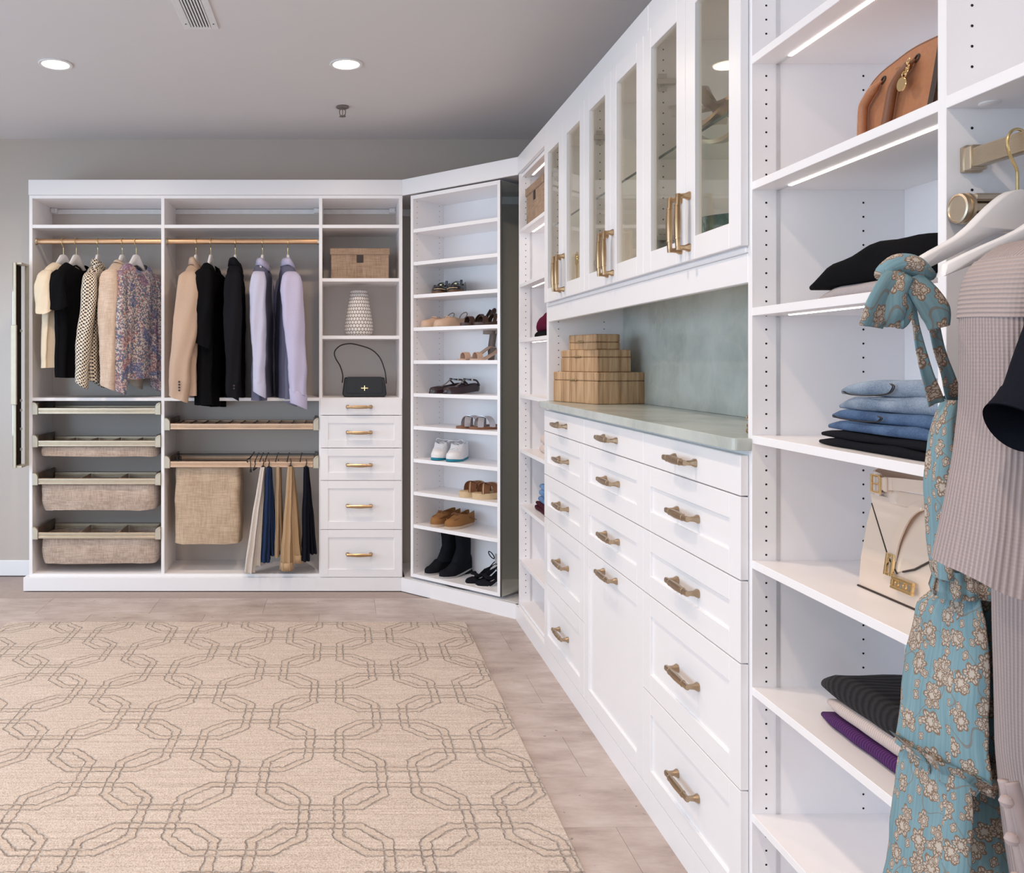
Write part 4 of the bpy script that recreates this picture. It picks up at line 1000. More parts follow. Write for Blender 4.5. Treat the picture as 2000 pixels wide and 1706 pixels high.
trousers(567.5, 'khaki trousers with turned-up cuffs on the pull-out rail', 'khaki_cloth', 549, 592, 911, 1111, 8, cuffs=True)
trousers(598, 'black trousers, last on the pull-out rail', 'dark_navy', 589, 618, 912, 1093, 10)
m = MB(); xe = (490 - 667) * YB / FOC; t = thing('trouser_hanger', 'empty black clip hanger hooked on the pull-out rail', 'hanger', (xe, YB - .012, zpx(900, YB)))
m.tube([(-.004, .02, .012), (-.002, -.004, .008), (0, -.008, -.02), (0, 0, -.055)], .0026, 6); m.box(-.006, .006, -.006, .012, -.068, -.05, b=.002)
m.tube([(.024, -.004, .0), (.028, -.006, -.02), (.016, 0, -.052)], .0026, 6); m.tube([(.016, 0, -.056), (.044, .03, -.034)], .005, 6); obj('clip', m, 'black_wire', t, True)

# ------------------------------------------------------------------ clothes on the right-hand rod
def rib_uv(mb): return mb
RX = XR + HY
# dress: hanger turned a little towards the viewer
hr = math.atan2(-.30, -.954)
hanger((RX - .004, 1.235, HZ), hr, 'white hanger holding the teal floral dress', half=.215, thick=.016, zt=-.066, drop=.118)
D = thing('sun_dress', 'long teal floral sun dress tied to a white hanger with a bow', 'dress', (RX - .004, 1.235, HZ), hr)
def P2(px, py, Y): return Vector(((px - 667) * Y / FOC, Y, zpx(py, Y)))
Dm = (Matrix.Translation(D.location) @ Matrix.Rotation(hr, 4, 'Z')).inverted()
def dl(px, py, Y): return tuple(Dm @ P2(px, py, Y))
dside = (1, 0, 0)
def strap(name, pts, wid, th=.004, n=26, side=None, seed=0):
    m = MB(); q = spline(pts, n); W = wid if not isinstance(wid, list) else list(np.interp(np.linspace(0, 1, n), np.linspace(0, 1, len(wid)), wid))
    P = [Vector(p) for p in q]; rings = []
    for i in range(n):
        t_ = (P[min(i + 1, n - 1)] - P[max(i - 1, 0)]).normalized(); sv = Vector(side or (.35, -.1, 0)); sv = (sv - t_ * sv.dot(t_)).normalized(); nn = t_.cross(sv); ww = W[i] if isinstance(W, list) else W
        rings.append([P[i] + sv * ww / 2 * u + nn * (th * v + .12 * ww * math.sin(2.2 * u + seed)) for u, v in ((-1, -.3), (-.6, -.6), (0, -.5), (.6, -.6), (1, -.3), (1, .3), (.6, .6), (0, .5), (-.6, .6), (-1, .3))])
    m.loft(rings, True, True); m.wobble(.003, 20, seed); return obj(name, m, 'teal_floral', D, 'all')
YT = 1.165
strap('shoulder_strap', [dl(1772, 520, YT), dl(1782, 600, YT), dl(1800, 690, YT + .01), (dl(1829, 790, YT + .03))], [.010, .008, .008, .015, .020], seed=1)
strap('shoulder_strap', [dl(1792, 520, YT + .012), dl(1815, 610, YT + .014), dl(1840, 700, YT + .02), dl(1868, 790, YT + .04)], [.020, .016, .015, .018, .022], seed=2)
# bow: knot, two loops and two tails
m = MB(); c = Vector(dl(1766, 530, YT - .012)); 
rings = []
for i in range(12):
    f = i / 11; rr = .0145 * math.sin(math.pi * (.15 + .70 * f)) ** .5 ; p = Vector(dl(1722 + 96 * f, 538 - 22 * math.sin(f * 3) , YT - .014)); rings.append([p + Vector((0, math.cos(a) * rr, math.sin(a) * rr * .95)) for a in (2 * math.pi * k / 14 for k in range(14))])
m.loft(rings, True, True); m.wobble(.006, 26, 4); obj('bow_knot', m, 'teal_floral', D, 'all')
def loop(name, pts, wid, seed): return strap(name, pts, wid, .005, 30, seed=seed)
loop('bow_loop', [dl(1770, 535, YT - .016), dl(1742, 556, YT - .03), dl(1714, 600, YT - .03), dl(1701, 640, YT - .025)], [.026, .036, .040, .036], 3)
loop('bow_loop', [dl(1768, 540, YT - .022), dl(1752, 575, YT - .03), dl(1750, 610, YT - .03), dl(1743, 632, YT - .02), dl(1762, 618, YT - .015), dl(1768, 570, YT - .012)], [.022, .028, .030, .026, .022], 5)
loop('bow_loop', [dl(1786, 540, YT - .018), dl(1806, 575, YT - .022), dl(1828, 610, YT - .022), dl(1836, 640, YT - .02)], [.024, .032, .034, .024], 6)
# bodice and tiered skirt
def dress_tube(name, rows, seed, folds, amp, n=72, mat='teal_floral'):
    m = MB(); K = interp(rows, 40, 1); rings = []
    for z, cx, w_, th, fa in K:
        def fold(a, x, y):
            q = math.sin(folds * a + seed + .9 * z); q2 = math.sin((folds * .5) * a + seed * 2.1)
            return x * (1 + .03 * q), y + amp * fa * (q * .75 + q2 * .5) * (1 if abs(math.sin(a)) > .12 else .2)
        rings.append(superring(cx, 0, z, w_, th, n, .8, fold))
    m.loft(rings); m.wobble(.006, 8, seed); m.wobble(.002, 28, seed + 1); return obj(name, m, mat, D, 'all')
def dz(py): return zpx(py, 1.2) - HZ
def dx(px): return Dm @ P2(px, 900, 1.2)
xl_ = dx(1812).x; 
dress_tube('bodice', [(dz(1128), -.002, .150, .040, .5), (dz(1060), -.002, .152, .05, 1), (dz(900), .0, .152, .055, 1), (dz(815), .003, .145, .045, .5), (dz(775), .006, .128, .035, .3)], 1.0, 8, .012)
dress_tube('waistband', [(dz(1165), -.006, .150, .045, .6), (dz(1150), -.006, .153, .050, 1), (dz(1128), -.006, .150, .046, 1), (dz(1108), -.006, .155, .048, 1)], 2.0, 22, .006)
dress_tube('skirt', [(dz(1505), -.040, .176, .070, 1.1), (dz(1350), -.040, .170, .066, 1), (dz(1200), -.040, .158, .055, .8), (dz(1158), -.040, .150, .045, .4)], 1.2, 5, .044)
dress_tube('skirt_tier', [(dz(1830), -.040, .195, .080, 1.2), (dz(1650), -.040, .186, .076, 1.1), (dz(1530), -.040, .178, .072, 1), (dz(1500), -.040, .174, .068, .9)], 1.6, 5, .044)
dress_tube('ruffle', [(dz(1524), -.040, .181, .078, 1.0), (dz(1508), -.040, .180, .080, 1.2), (dz(1494), -.040, .186, .090, 1.6), (dz(1480), -.040, .192, .100, 2.0)], 2.6, 21, .020)
# cardigan
hanger((RX, 1.10, HZ), R(180), 'white hanger inside the mauve ribbed cardigan', half=.205, thick=.016, drop=.110)
Cg = thing('cardigan', 'long mauve ribbed knit cardigan with a wide sleeve and covered buttons', 'cardigan', (RX, 1.10, HZ), R(180))
def cz(py, Y=1.06): return zpx(py, Y) - HZ
def cx_(px, Y=1.06): return RX - (px - 667) * Y / FOC      # local x points to the left
m = MB(); K = interp([(cz(478), .07, .05), (cz(500), .10, .055), (cz(530), .140, .055), (cz(575), .158, .055), (cz(650), .158, .06), (cz(800), .15, .06), (cz(1120), .134, .06), (cz(1500), .130, .06), (cz(1720), .108, .06), (cz(1860), .095, .06)], 54, 1)
rings = [superring(0, 0, z, w_, th, 90, .75, lambda a, x, y: (x, y + .006 * math.sin(5 * a + z * 4))) for z, w_, th in K]; m.loft(rings[::-1]); m.wobble(.006, 6, 3); obj('body', m, 'mauve_rib', Cg, 'all')
m = MB(); Yc = 1.03
sl_ = [(475, 1955, 1985), (500, 1905, 1965), (540, 1878, 1955), (600, 1869, 1952), (700, 1870, 1958), (800, 1867, 1966), (900, 1856, 1974), (1000, 1838, 1968), (1080, 1822, 1962), (1110, 1816, 1958)]
K = interp([(py, a, b) for py, a, b in sl_], 40, 1); rings = []
for py, a, b in K:
    ca, cb = cx_(a + 37, Yc), cx_(b + 37, Yc); f = (py - 475) / 635
    rings.append([((ca + cb) / 2 + (ca - cb) / 2 * math.copysign(abs(math.cos(q)) ** .8, math.cos(q)), .074 + (.045 + .02 * f) * math.copysign(abs(math.sin(q)) ** .8, math.sin(q)) + .006 * f * math.sin(4 * q), cz(py, Yc) - .020 * f ** 4 * (1 - math.cos(q)) * .55 - .012 * f ** 6 * math.sin(q)) for q in (2 * math.pi * k / 64 for k in range(64))])
m.loft(rings[::-1], False, True); m.wobble(.005, 7, 6); so = obj('sleeve', m, 'mauve_rib', Cg, 'all')
m = MB(); m.loft([[Vector(p) + Vector((0, .002 if math.sin(2 * math.pi * k / 64) > 0 else -.002, 0)) * 1 + (Vector(p) - sum((Vector(q) for q in r), Vector()) / 64) * .03 for k, p in enumerate(r)] for r in rings[2:10]][::-1]); m.wobble(.005, 7, 6); obj('shoulder_band', m, 'mauve_rib_flat', Cg, 'all')
pth = [(cx_(1937, 1.05), .068, cz(1510, 1.05)), (cx_(1941, 1.05), .07, cz(1535, 1.05)), (cx_(1957, 1.05), .072, cz(1620, 1.05)), (cx_(1978, 1.05), .074, cz(1706, 1.05)), (cx_(2000, 1.05), .074, cz(1790, 1.05))]
m = MB(); m.tube(spline(pth, 20), .006, 8); m.ribbon([(x - .006, y + .006, z) for x, y, z in spline(pth, 20)], .016, .004, (1, 0, 0)); obj('placket', m, 'mauve_plain', Cg, 'all')
bm_ = mesh_of('button', MB().lathe([(.001, .0075), (.0055, .0055), (.0078, 0), (.0055, -.0055), (.001, -.0075)], 14, True, True), 'mauve_plain', True)
for px, py in ((1933, 1545), (1943, 1617), (1953, 1692)): o = obj('button', bm_, None, Cg); o.location = (cx_(px, 1.04), .086, cz(py, 1.04))
# black t-shirt
hanger((RX, .985, HZ), R(180), 'white hanger inside the black t-shirt at the right edge', half=.150, thick=.016)
Tb = thing('t_shirt', 'black short-sleeved t-shirt at the right edge in front of the cardigan', 'shirt', (RX, .985, HZ), R(180))
Yt = .955
def tx(px): return RX - (px - 667) * Yt / FOC
m = MB(); K = interp([(-.10, .07, .045), (-.125, .12, .05), (-.16, .172, .05), (-.22, .16, .055), (-.36, .150, .055), (-.50, .140, .055), (-.72, .14, .055)], 34, 1)
m.loft([superring(-.02, 0, z, w_, th, 56, .75, lambda a, x, y: (x, y + .008 * math.sin(5 * a + z * 6))) for z, w_, th in K][::-1]); m.wobble(.006, 7, 9); obj('body', m, 'dark_navy', Tb, 'all')
m = MB(); sp = [(2012, 575), (1994, 622), (1964, 690), (1944, 740), (1928, 764), (1908, 785)]; rr = []
LP = interp([(i, x, y) for i, (x, y) in enumerate(sp)], 26, 1)
for i, (f, lx_, ly_) in enumerate(LP):
    k = max(0, (f - 2.5) / 2.5); wpx = 150 - 8 * f; ring = []
    for j in range(40):
        q = 2 * math.pi * j / 40; u = (1 - math.cos(q)) / 2; px_, py_ = lx_ + wpx * .80 * u, ly_ + wpx * .60 * u + 42 * k * (1 - math.sin(q)) / 2 * (.15 + u)
        yy = .052 + .036 * math.sin(q); Y_ = .985 - yy; ring.append((RX - (px_ - 667) * Yt / FOC, yy, zpx(py_, Yt) - HZ))
    rr.append(ring)
m.loft(rr[::-1], False, True); m.wobble(.003, 10, 2); so = obj('sleeve', m, 'dark_navy', Tb, 'all')
m = MB(); cu = rr[-9:]; m.loft([[Vector(p) + (Vector(p) - sum((Vector(q) for q in r_), Vector()) / 40) * .055 for p in r_] for r_ in cu][::-1]); m.wobble(.004, 10, 2); obj('turned_cuff', m, 'dark_navy', so, 'all')

# ------------------------------------------------------------------ things on the right-hand shelves
def RL(px, py, z):                                     # point of the right frame (lx, ly) where a picture ray meets height z
    Y = FOC * (EYE - z) / (py - 709); return -Y, (px - 667) * Y / FOC - XR
def slab(mb, x0, x1, y0, y1, z0, hs, r=.018, n=18, dep=10, seed=0, amp=.004, topf=None):
    """soft folded cloth: rounded slab from (x0,y0) to (x1,y1); hs = height, topf(u) scales it along x"""
    st = len(mb.v); rings = []
    for i in range(n):
        u = i / (n - 1); x = x0 + (x1 - x0) * u; e = min(1, (.12 + .88 * math.sin(math.pi * min(u, 1 - u) * 2.2 if min(u, 1 - u) < .227 else math.pi / 2)))
        h = hs * (topf(u) if topf else 1) * (.35 + .65 * e); yy0 = y0 + (1 - e) * .018; pr = []
        rad = min(h / 2, r)
        for a in range(0, 181, 30): pr.append((yy0 + rad - rad * math.sin(R(a)) , h / 2 - h / 2 * math.cos(R(a))))
        for k in range(1, dep): pr.append((yy0 + rad + (y1 - yy0 - rad) * k / dep, h))
        for a in range(180, -1, -60): pr.append((y1 - rad * .6 + rad * .6 * math.sin(R(a)), h / 2 - h / 2 * math.cos(R(a))))
        for k in range(dep - 1, 0, -3): pr.append((yy0 + rad + (y1 - yy0 - rad) * k / dep, 0))
        rings.append([(x, y, z0 + z) for y, z in pr])
    mb.loft(rings, True, True)
    o = Vector((seed * 3.1, seed, seed * 2.3))
    for i in range(st, len(mb.v)):
        p = Vector(mb.v[i]); k = min(1, max(0, (p.z - z0) / max(hs, .01))); d = noise.noise_vector(p * 14 + o) * amp; mb.v[i] = (p.x + d.x, p.y + d.y, max(z0 + .0003, p.z + d.z * k))
    return mb
def folded(name, label, cat, mat, x0, x1, y0, y1, z0, layers, seed, topf=None, amp=.004, smooth='all'):
    xm, ym = (x0 + x1) / 2, (y0 + y1) / 2; T = RIGHT.thing(name, label, cat, xm, ym, z0); m = MB(); z = 0
    for i, h in enumerate(layers):
        slab(m, x0 - xm + .004 * (i % 2), x1 - xm, y0 - ym + .004 * ((i * 7) % 3), y1 - ym, z, h, seed=seed + i, topf=topf, amp=amp); z += h * .93
    obj('folded_cloth', m, mat, T, smooth); return T
TS = .0092
zc_ = RS[2] + TS + .0006
folded('sweater', 'folded pale grey sweater under the black one', 'sweater', 'grey_knit', -1.80, -1.385, .045, .30, zc_, [.026], 2, amp=.003)
folded('sweater', 'folded black sweater on top of a grey one on the open shelf', 'sweater', 'black_cloth', -1.815, -1.375, .035, .31, zc_ + .026, [.064], 4, topf=lambda u: .42 + .65 * min(1, u * 2.0), amp=.005)
zd = RS[3] + TS + .0006
folded('trousers', 'folded black trousers under two pairs of jeans', 'trousers', 'black_cloth_grey', -1.775, -1.375, .030, .30, zd, [.017, .017], 6)
def jeans(label, mat, x0, x1, y0, y1, z0, layers, seed, topf):
    T = folded('jeans', label, 'jeans', mat, x0, x1, y0, y1, z0, layers, seed, topf, amp=.005); H = sum(layers) * .93; xm, ym = (x0 + x1) / 2, (y0 + y1) / 2
    m = MB(); xs, xe = x0 - xm + .05, x0 - xm + .20
    q = [(xs, .0), (xs + .02, -.5), (xs + .07, -.75), (xe - .02, -.55), (xe, .1), (xe - .01, .5)]
    for off in (0, .005):
        pts = []
        for x, v in spline2(q, 24) if False else [(p.x, p.y) for p in spline([(a, b, 0) for a, b in q], 24)]:
            u = (x - (x0 - xm)) / (x1 - x0); h = layers[-1] * topf(u); base = sum(layers[:-1]) * .93 * topf(u)
            a = R(90 + 60 * v); pts.append((x + off, y0 - ym + .010 - .014 * math.sin(a), base + h / 2 - h / 2 * math.cos(a) + .001))
        m.tube(pts, .0011, 5)
    obj('stitching', m, 'black_wire', T, True)
jeans('folded mid-blue jeans in the middle of the jeans stack', 'denim_mid', -1.745, -1.38, .034, .29, zd + .033, [.022, .022], 8, lambda u: .85 + .15 * u)
jeans('folded light blue jeans on top of the jeans stack', 'denim_light', -1.72, -1.385, .040, .28, zd + .074, [.030, .034], 12, lambda u: .68 + .52 * u)
zf = RS[5] + TS + .0006
folded('sweater', 'folded purple ribbed sweater at the bottom of the stack on the low shelf', 'sweater', 'purple_rib', -1.80, -1.42, .050, .31, zf, [.030], 14, topf=lambda u: .8 + .3 * u)
folded('sweater', 'folded cream ribbed sweater between the purple and black ones', 'sweater', 'cream_rib', -1.79, -1.43, .055, .31, zf + .030, [.030], 16, topf=lambda u: .9 + .2 * u)
folded('sweater', 'folded black ribbed sweater on top of the stack on the low shelf', 'sweater', 'black_rib', -1.80, -1.42, .050, .31, zf + .060, [.052], 18, topf=lambda u: .9 + .15 * math.sin(3 * u))
# far shelf unit
z = RS[0] + TS + .0006
def storage_box(label, fr, x, y, z, w_, d, h, lidh, mat='linen_box'):
    T = fr.thing('storage_box', label, 'box', x, y, z); m = MB(); m.box(-w_ / 2, w_ / 2, -d / 2, d / 2, 0, h - lidh * .6, b=.004); obj('box_body', m, mat, T)
    m = MB(); m.box(-w_ / 2 - .006, w_ / 2 + .006, -d / 2 - .006, d / 2 + .006, h - lidh, h, b=.004); obj('lid', m, mat, T)
    m = MB(); m.box(-.020, .020, -d / 2 - .0095, -d / 2 - .0065, h - lidh - .048, h - lidh * .1, b=.001) if False else m.box(-.020, .020, -d / 2 - .003, -d / 2 - .0005, h - lidh - .046, h - lidh - .0005, b=.001); obj('pull_tab', m, 'dark_edge', T)
    return T
storage_box('tan linen storage box with a dark tab near the glass-door cabinets', RIGHT, -4.31, .175, z, .38, .29, .205, .042)
folded('sweater', 'folded black sweater under a burgundy one', 'sweater', 'black_cloth', -4.42, -3.99, .04, .30, RS[2] + TS + .0006, [.030], 21)
folded('sweater', 'folded burgundy sweater in the corner shelf unit', 'sweater', 'burgundy_knit', -4.41, -4.0, .045, .30, RS[2] + TS + .031, [.08], 22, topf=lambda u: .6 + .5 * min(1, u * 2))
bpy.data.objects['sweater.006' if 'sweater.006' in bpy.data.objects else 'sweater']
folded('sweater', 'folded pale pink fluffy sweater behind the first white drawer', 'sweater', 'pale_pink_knit', -4.40, -3.99, .06, .30, RS[4] + TS + .0006, [.045, .05], 24)
folded('trousers', 'folded maroon trousers under the blue jeans in the corner shelf unit', 'trousers', 'maroon_cloth', -4.42, -3.98, .04, .30, RS[6 - 1] + TS + .0006, [.022, .022], 26)
folded('jeans', 'folded bright blue jeans in the corner shelf unit', 'jeans', 'denim_blue', -4.39, -3.98, .05, .30, RS[5] + TS + .042, [.032, .034, .03], 28)
# burgundy bag
T = RIGHT.thing('handbag', 'burgundy leather handbag half hidden in the corner shelf unit', 'handbag', -4.05, .16, RS[3] + TS + .0004)
m = MB(); m.prism([(-.11, 0), (.11, 0), (.105, .19), (-.10, .19)], -.055, .055, 'y', .006); obj('bag_body', m, 'burgundy_leather', T)
m = MB(); m.tube(spline([(-.10, 0, .185), (-.12, 0, .21), (-.112, -.005, .10), (-.125, -.03, .02)], 16), .005, 8); obj('strap', m, 'burgundy_leather', T, True)
m = MB(); m.tube([(-.118 + .009 * math.cos(a), -.04, .215 + .012 * math.sin(a)) for a in (2 * math.pi * k / 10 for k in range(10))], .002, 6, closed=True); m.tube([(-.132 + .010 * math.cos(a), -.045, .014 + .012 * math.sin(a)) for a in (2 * math.pi * k / 10 for k in range(10))], .0026, 6, closed=True); obj('ring', m, 'gold_polish', T, True)

# tan handbag on the upper shelf: faces the room, near end cut off by the panel
T = RIGHT.thing('handbag', 'tan leather handbag with a round gold charm on the high shelf', 'handbag', -1.52, .16, RS[1] + TS + .0004)
dome = spline([(-.190, 0, 0), (-.178, .079, 0), (-.149, .118, 0), (-.115, .134, 0), (-.068, .142, 0), (-.03, .147, 0), (.01, .147, 0), (.08, .140, 0), (.13, .115, 0), (.150, .07, 0), (.158, 0, 0)], 30)
pl = [(p.x, p.y) for p in dome]; m = MB(); m.prism(pl, -.075, -.066, 'y', .002); m.prism([(x * .97, z * .95) for x, z in pl], -.066, .06, 'y', .002); obj('bag_body', m, 'handbag_tan', T, 40)
m = MB(); m.tube([(x, -.0705, z) for x, z in pl], .0042, 6, closed=False); obj('edge_piping', m, 'handbag_tan_dark', T, True)
for n_, (slot, path) in enumerate((((-.103, .119), [(-.103, .118), (-.118, .104), (-.136, .092), (-.147, .080), (-.150, .050), (-.152, .002)]), ((-.008, .1265), [(-.008, .125), (-.022, .114), (-.040, .104), (-.058, .088), (-.070, .050), (-.085, .002)]))):
    q = spline([(x, -.079 - .008 * min(1, i_), z) for i_, (x, z) in enumerate(path)], 22)
    m = MB(); m.tube(q, [.003, .0035, .0045] + [.0085] * 18 + [.008], 10); h_ = obj('handle', m, 'handbag_tan_dark' if n_ else 'handbag_tan', T, True)
    m = MB(); m.at(slot[0], -.0758, slot[1], ry=R(-35)); m.tube([(.0075 * math.cos(a), 0, .0042 * math.sin(a)) for a in (2 * math.pi * k / 14 for k in range(14))], .0018, 6, closed=True); obj('eyelet', m, 'dark_edge', h_, True)
    m = MB(); m.at(slot[0] - .008, -.079, slot[1] - .007, ry=R(-40)); m.box(-.009, .008, -.0022, .0022, -.003, .003, b=.0015); obj('ring', m, 'gold_polish', h_)
m = MB()
for cx, cz2, rx_, ry_ in ((-.009, .122, .0028, .006), (-.012, .113, .0026, .0065), (-.016, .106, .0028, .0055), (-.011, .109, .003, .008)): m.tube([(cx + rx_ * math.cos(a), -.0905 + .002 * math.sin(a), cz2 + ry_ * math.sin(a)) for a in (2 * math.pi * k / 12 for k in range(12))], .0011, 6, closed=True)
m.tube([(-.019 + .0055 * math.cos(a), -.0915, .1015 + .0055 * math.sin(a)) for a in (2 * math.pi * k / 16 for k in range(16))], .0012, 6, closed=True); ch = obj('charm_chain', m, 'gold_polish', T, True)
m = MB(); m.at(-.024, -.0925, .0855, rx=R(90)).lathe([(.0005, .0012), (.0122, .0012), (.0128, 0), (.0122, -.0010), (.0005, -.0010)], 28, True, True); obj('charm_disc', m, 'gold_polish', ch, 40)
m = MB(); m.ribbon([(.062, -.080, .128), (.050, -.082, .07), (.032, -.084, .001)], .014, .005, (1, 0, .3)); obj('side_strap', m, 'dark_edge', T)
# small stamped lettering on the bag
fc = bpy.data.curves.new('lettering', 'FONT'); fc.body = 'MICHAEL KORS'; fc.size = .0030; fc.extrude = .0002; fc.align_x = 'CENTER'
fo = bpy.data.objects.new('lettering', fc); COL.objects.link(fo); dg = bpy.context.evaluated_depsgraph_get(); me = bpy.data.meshes.new_from_object(fo.evaluated_get(dg)); bpy.data.objects.remove(fo)
me.materials.clear(); me.materials.append(MATS['gold_polish']); o = obj('lettering', me, None, T); o.location = (-.058, -.0755, .1265); o.rotation_euler = (R(90), 0, 0)

# beige handbag with rolled belt strap
T = RIGHT.thing('handbag', 'glossy beige handbag with gold lock and coiled strap on the shelf', 'handbag', -1.575, .170, RS[4] + TS + .0004)
W, D_, Hh = .165, .062, .185
m = MB(); rings = []
for z, w_, d in ((0, W, D_), (.06, W * .985, D_ * .95), (.13, W * .965, D_ * .78), (Hh, W * .95, D_ * .58)): rings.append([(-w_, -d, z), (w_, -d, z), (w_, d, z), (-w_, d, z)])
m.loft(rings, True, True); obj('bag_body', m, 'handbag_beige', T)
m = MB(); m.tube([(-W - .001, -D_ - .001, .001), (W, -D_ - .001, .001)], .0022, 6); m.tube([(-W, -D_, 0), (-W, D_, 0)], .0022, 6); obj('edge_piping', m, 'dark_edge', T, True)
fl_ = [(-W * .96, Hh + .004), (W * .96, Hh + .004), (W * .93, Hh * .93), (.0, Hh * .40), (-.045, Hh * .30), (-.075, Hh * .42), (-W * .90, Hh * .92)]
m = MB(); m.prism(fl_, -.0030, .0030, 'y', .0012); q = MB()
sh = math.atan2(D_ * .42, Hh); m2 = MB(); m2.T = Matrix.Translation((0, -D_ - .0045, 0)) @ Matrix.Rotation(-sh, 4, 'X'); m2.prism(fl_, -.0028, .0028, 'y', .001); fo = obj('flap', m2, 'handbag_beige', T)
m2 = MB(); m2.T = Matrix.Translation((0, -D_ - .0075, 0)) @ Matrix.Rotation(-sh, 4, 'X'); m2.tube([(-W * .90, 0, Hh * .92), (-.076, 0, Hh * .42), (-.045, 0, Hh * .29)], .0013, 5); m2.tube([(-.03, 0, Hh * .33), (0, 0, Hh * .39), (W * .93, 0, Hh * .92)], .0018, 5); obj('edge_piping', m2, 'dark_edge', fo, True)
m2 = MB(); m2.T = Matrix.Translation((0, -D_ - .010, 0)) @ Matrix.Rotation(-sh, 4, 'X'); m2.ribbon(spline([(-.060, 0, Hh * .42), (-.048, -.004, Hh * .66), (-.020, -.008, Hh * .92), (.012, -.004, Hh * 1.04), (.045, .012, Hh * 1.0)], 18), [.020] * 18, .003, (1, 0, -.5)); obj('flap_strap', m2, 'handbag_beige', T, 40)
m2 = MB(); m2.T = Matrix.Translation((0, -D_ - .0125, 0)) @ Matrix.Rotation(-sh, 4, 'X')
for q in ((-.074, -.068, .046, .088), (-.056, -.050, .046, .088), (-.0678, -.0562, .046, .052), (-.0678, -.0562, .082, .088)): m2.box(q[0], q[1], -.003, .003, q[2], q[3], b=.001)
lk = obj('lock', m2, 'gold_polish', T)
m2 = MB(); m2.T = Matrix.Translation((0, -D_ - .0125, 0)) @ Matrix.Rotation(-sh, 4, 'X')
for q in ((-.0495, .012, .026, .032), (-.0495, .012, .044, .050), (-.0495, -.0435, .0322, .0438), (.006, .012, .0322, .0438)): m2.box(q[0], q[1], -.003, .003, q[2], q[3], b=.001)
for xx in (-.034, -.012): m2.tube([(xx + .005 * math.cos(a), 0, .038 + .005 * math.sin(a)) for a in (2 * math.pi * k / 10 for k in range(10))], .0022, 6, closed=True)
obj('lock_plate', m2, 'gold_polish', lk)
# strap lying in loops on top
zt_ = Hh + .002
def flat(pts, wid, n=28): mm = MB(); mm.ribbon(spline(pts, n), wid, .0035, (0, 0, 1)); return mm
obj('strap', flat([(.16, .050, zt_ + .026), (.06, .055, zt_ + .036), (-.03, .050, zt_ + .042), (-.10, .040, zt_ + .040), (-.150, .015, zt_ + .034), (-.163, -.018, zt_ + .028), (-.150, -.040, zt_ + .024), (-.120, -.046, zt_ + .022)], .044), 'handbag_beige', T, 40)
st_ = obj('strap', flat([(-.122, -.048, zt_ + .024), (-.06, -.058, zt_ + .032), (.0, -.056, zt_ + .036), (.08, -.050, zt_ + .040), (.16, -.04, zt_ + .040)], .024), 'handbag_beige', T, 40)
obj('strap', flat([(-.14, -.030, zt_ + .006), (-.08, -.045, zt_ + .005), (0, -.048, zt_ + .008), (.08, -.045, zt_ + .012), (.16, -.03, zt_ + .014)], .026), 'handbag_beige', T, 40)
m2 = MB(); m2.at(-.122, -.0535, zt_ + .024)
for q in ((-.016, -.012, -.018, .018), (.010, .014, -.018, .018), (-.0118, .0098, .014, .018), (-.0118, .0098, -.018, -.014), (-.0118, .0098, -.0015, .0015)): m2.box(q[0], q[1], -.0025, .0025, q[2], q[3], b=.001)
obj('buckle', m2, 'gold_polish', st_)
m2 = MB(); m2.box(-.088, -.078, -.0625, -.052, zt_ + .014, zt_ + .042, b=.002); obj('keeper_loop', m2, 'handbag_beige', st_)

# ------------------------------------------------------------------ on the counter
zc = 1.1746; rzb = R(-90 + 18)
def wood_box(label, L, Wd, h, corner, z, split=.72):
    # local: x along the right-hand face, y along the left-hand face, corner at origin
    T = thing('wooden_box', label, 'box', (corner[0], corner[1], z), R(18)); hb = h * split
    m = MB(); m.box(0, Wd, 0, L, 0, hb - .0008, b=.003); obj('box_body', m, 'oak_veneer', T)
    m = MB(); m.box(0, Wd, 0, L, hb + .0008, h, b=.004); ld = obj('lid', m, 'oak_veneer', T)
    m = MB(); m.box(.004, Wd - .004, .004, L - .004, hb - .0008, hb + .0008, b=0); obj('seam', m, 'dark_edge', T)
    m = MB(); m.box(-.006, -.0005, L * .44, L * .62, hb + .001, hb + .007, b=.002); obj('clasp', m, 'hook_gold', ld)
    return T
wood_box('largest striped oak box at the bottom of the stack', .335, .235, .132, (1.050, 3.55), zc, .72)
ca, sa = math.cos(R(18)), math.sin(R(18))
def cor(u, v): return (1.050 + u * ca - v * sa, 3.55 + u * sa + v * ca)
wood_box('medium striped oak box in the middle of the stack', .275, .165, .094, cor(.012, .018), zc + .1325, .66)
wood_box('smallest striped oak box on top of the stack', .205, .118, .064, cor(.014, .030), zc + .2270, .48)
T = RIGHT.thing('bracelet', 'small knotted brass chain ornament at the near end of the counter', 'ornament', -1.999, .012, zc)
m = MB()
for k in range(7):
    a = k * 1.9; m.at(.003 * math.sin(k * 2), .004 * math.cos(k * 3), .007 + .0075 * k, rz=a, rx=R(60 + 20 * (k % 3))); m.tube([(.007 * math.cos(b), .005 * math.sin(b), 0) for b in (2 * math.pi * j / 12 for j in range(12))], .0018, 6, closed=True)
obj('link', m, 'bright_brass', T, True)

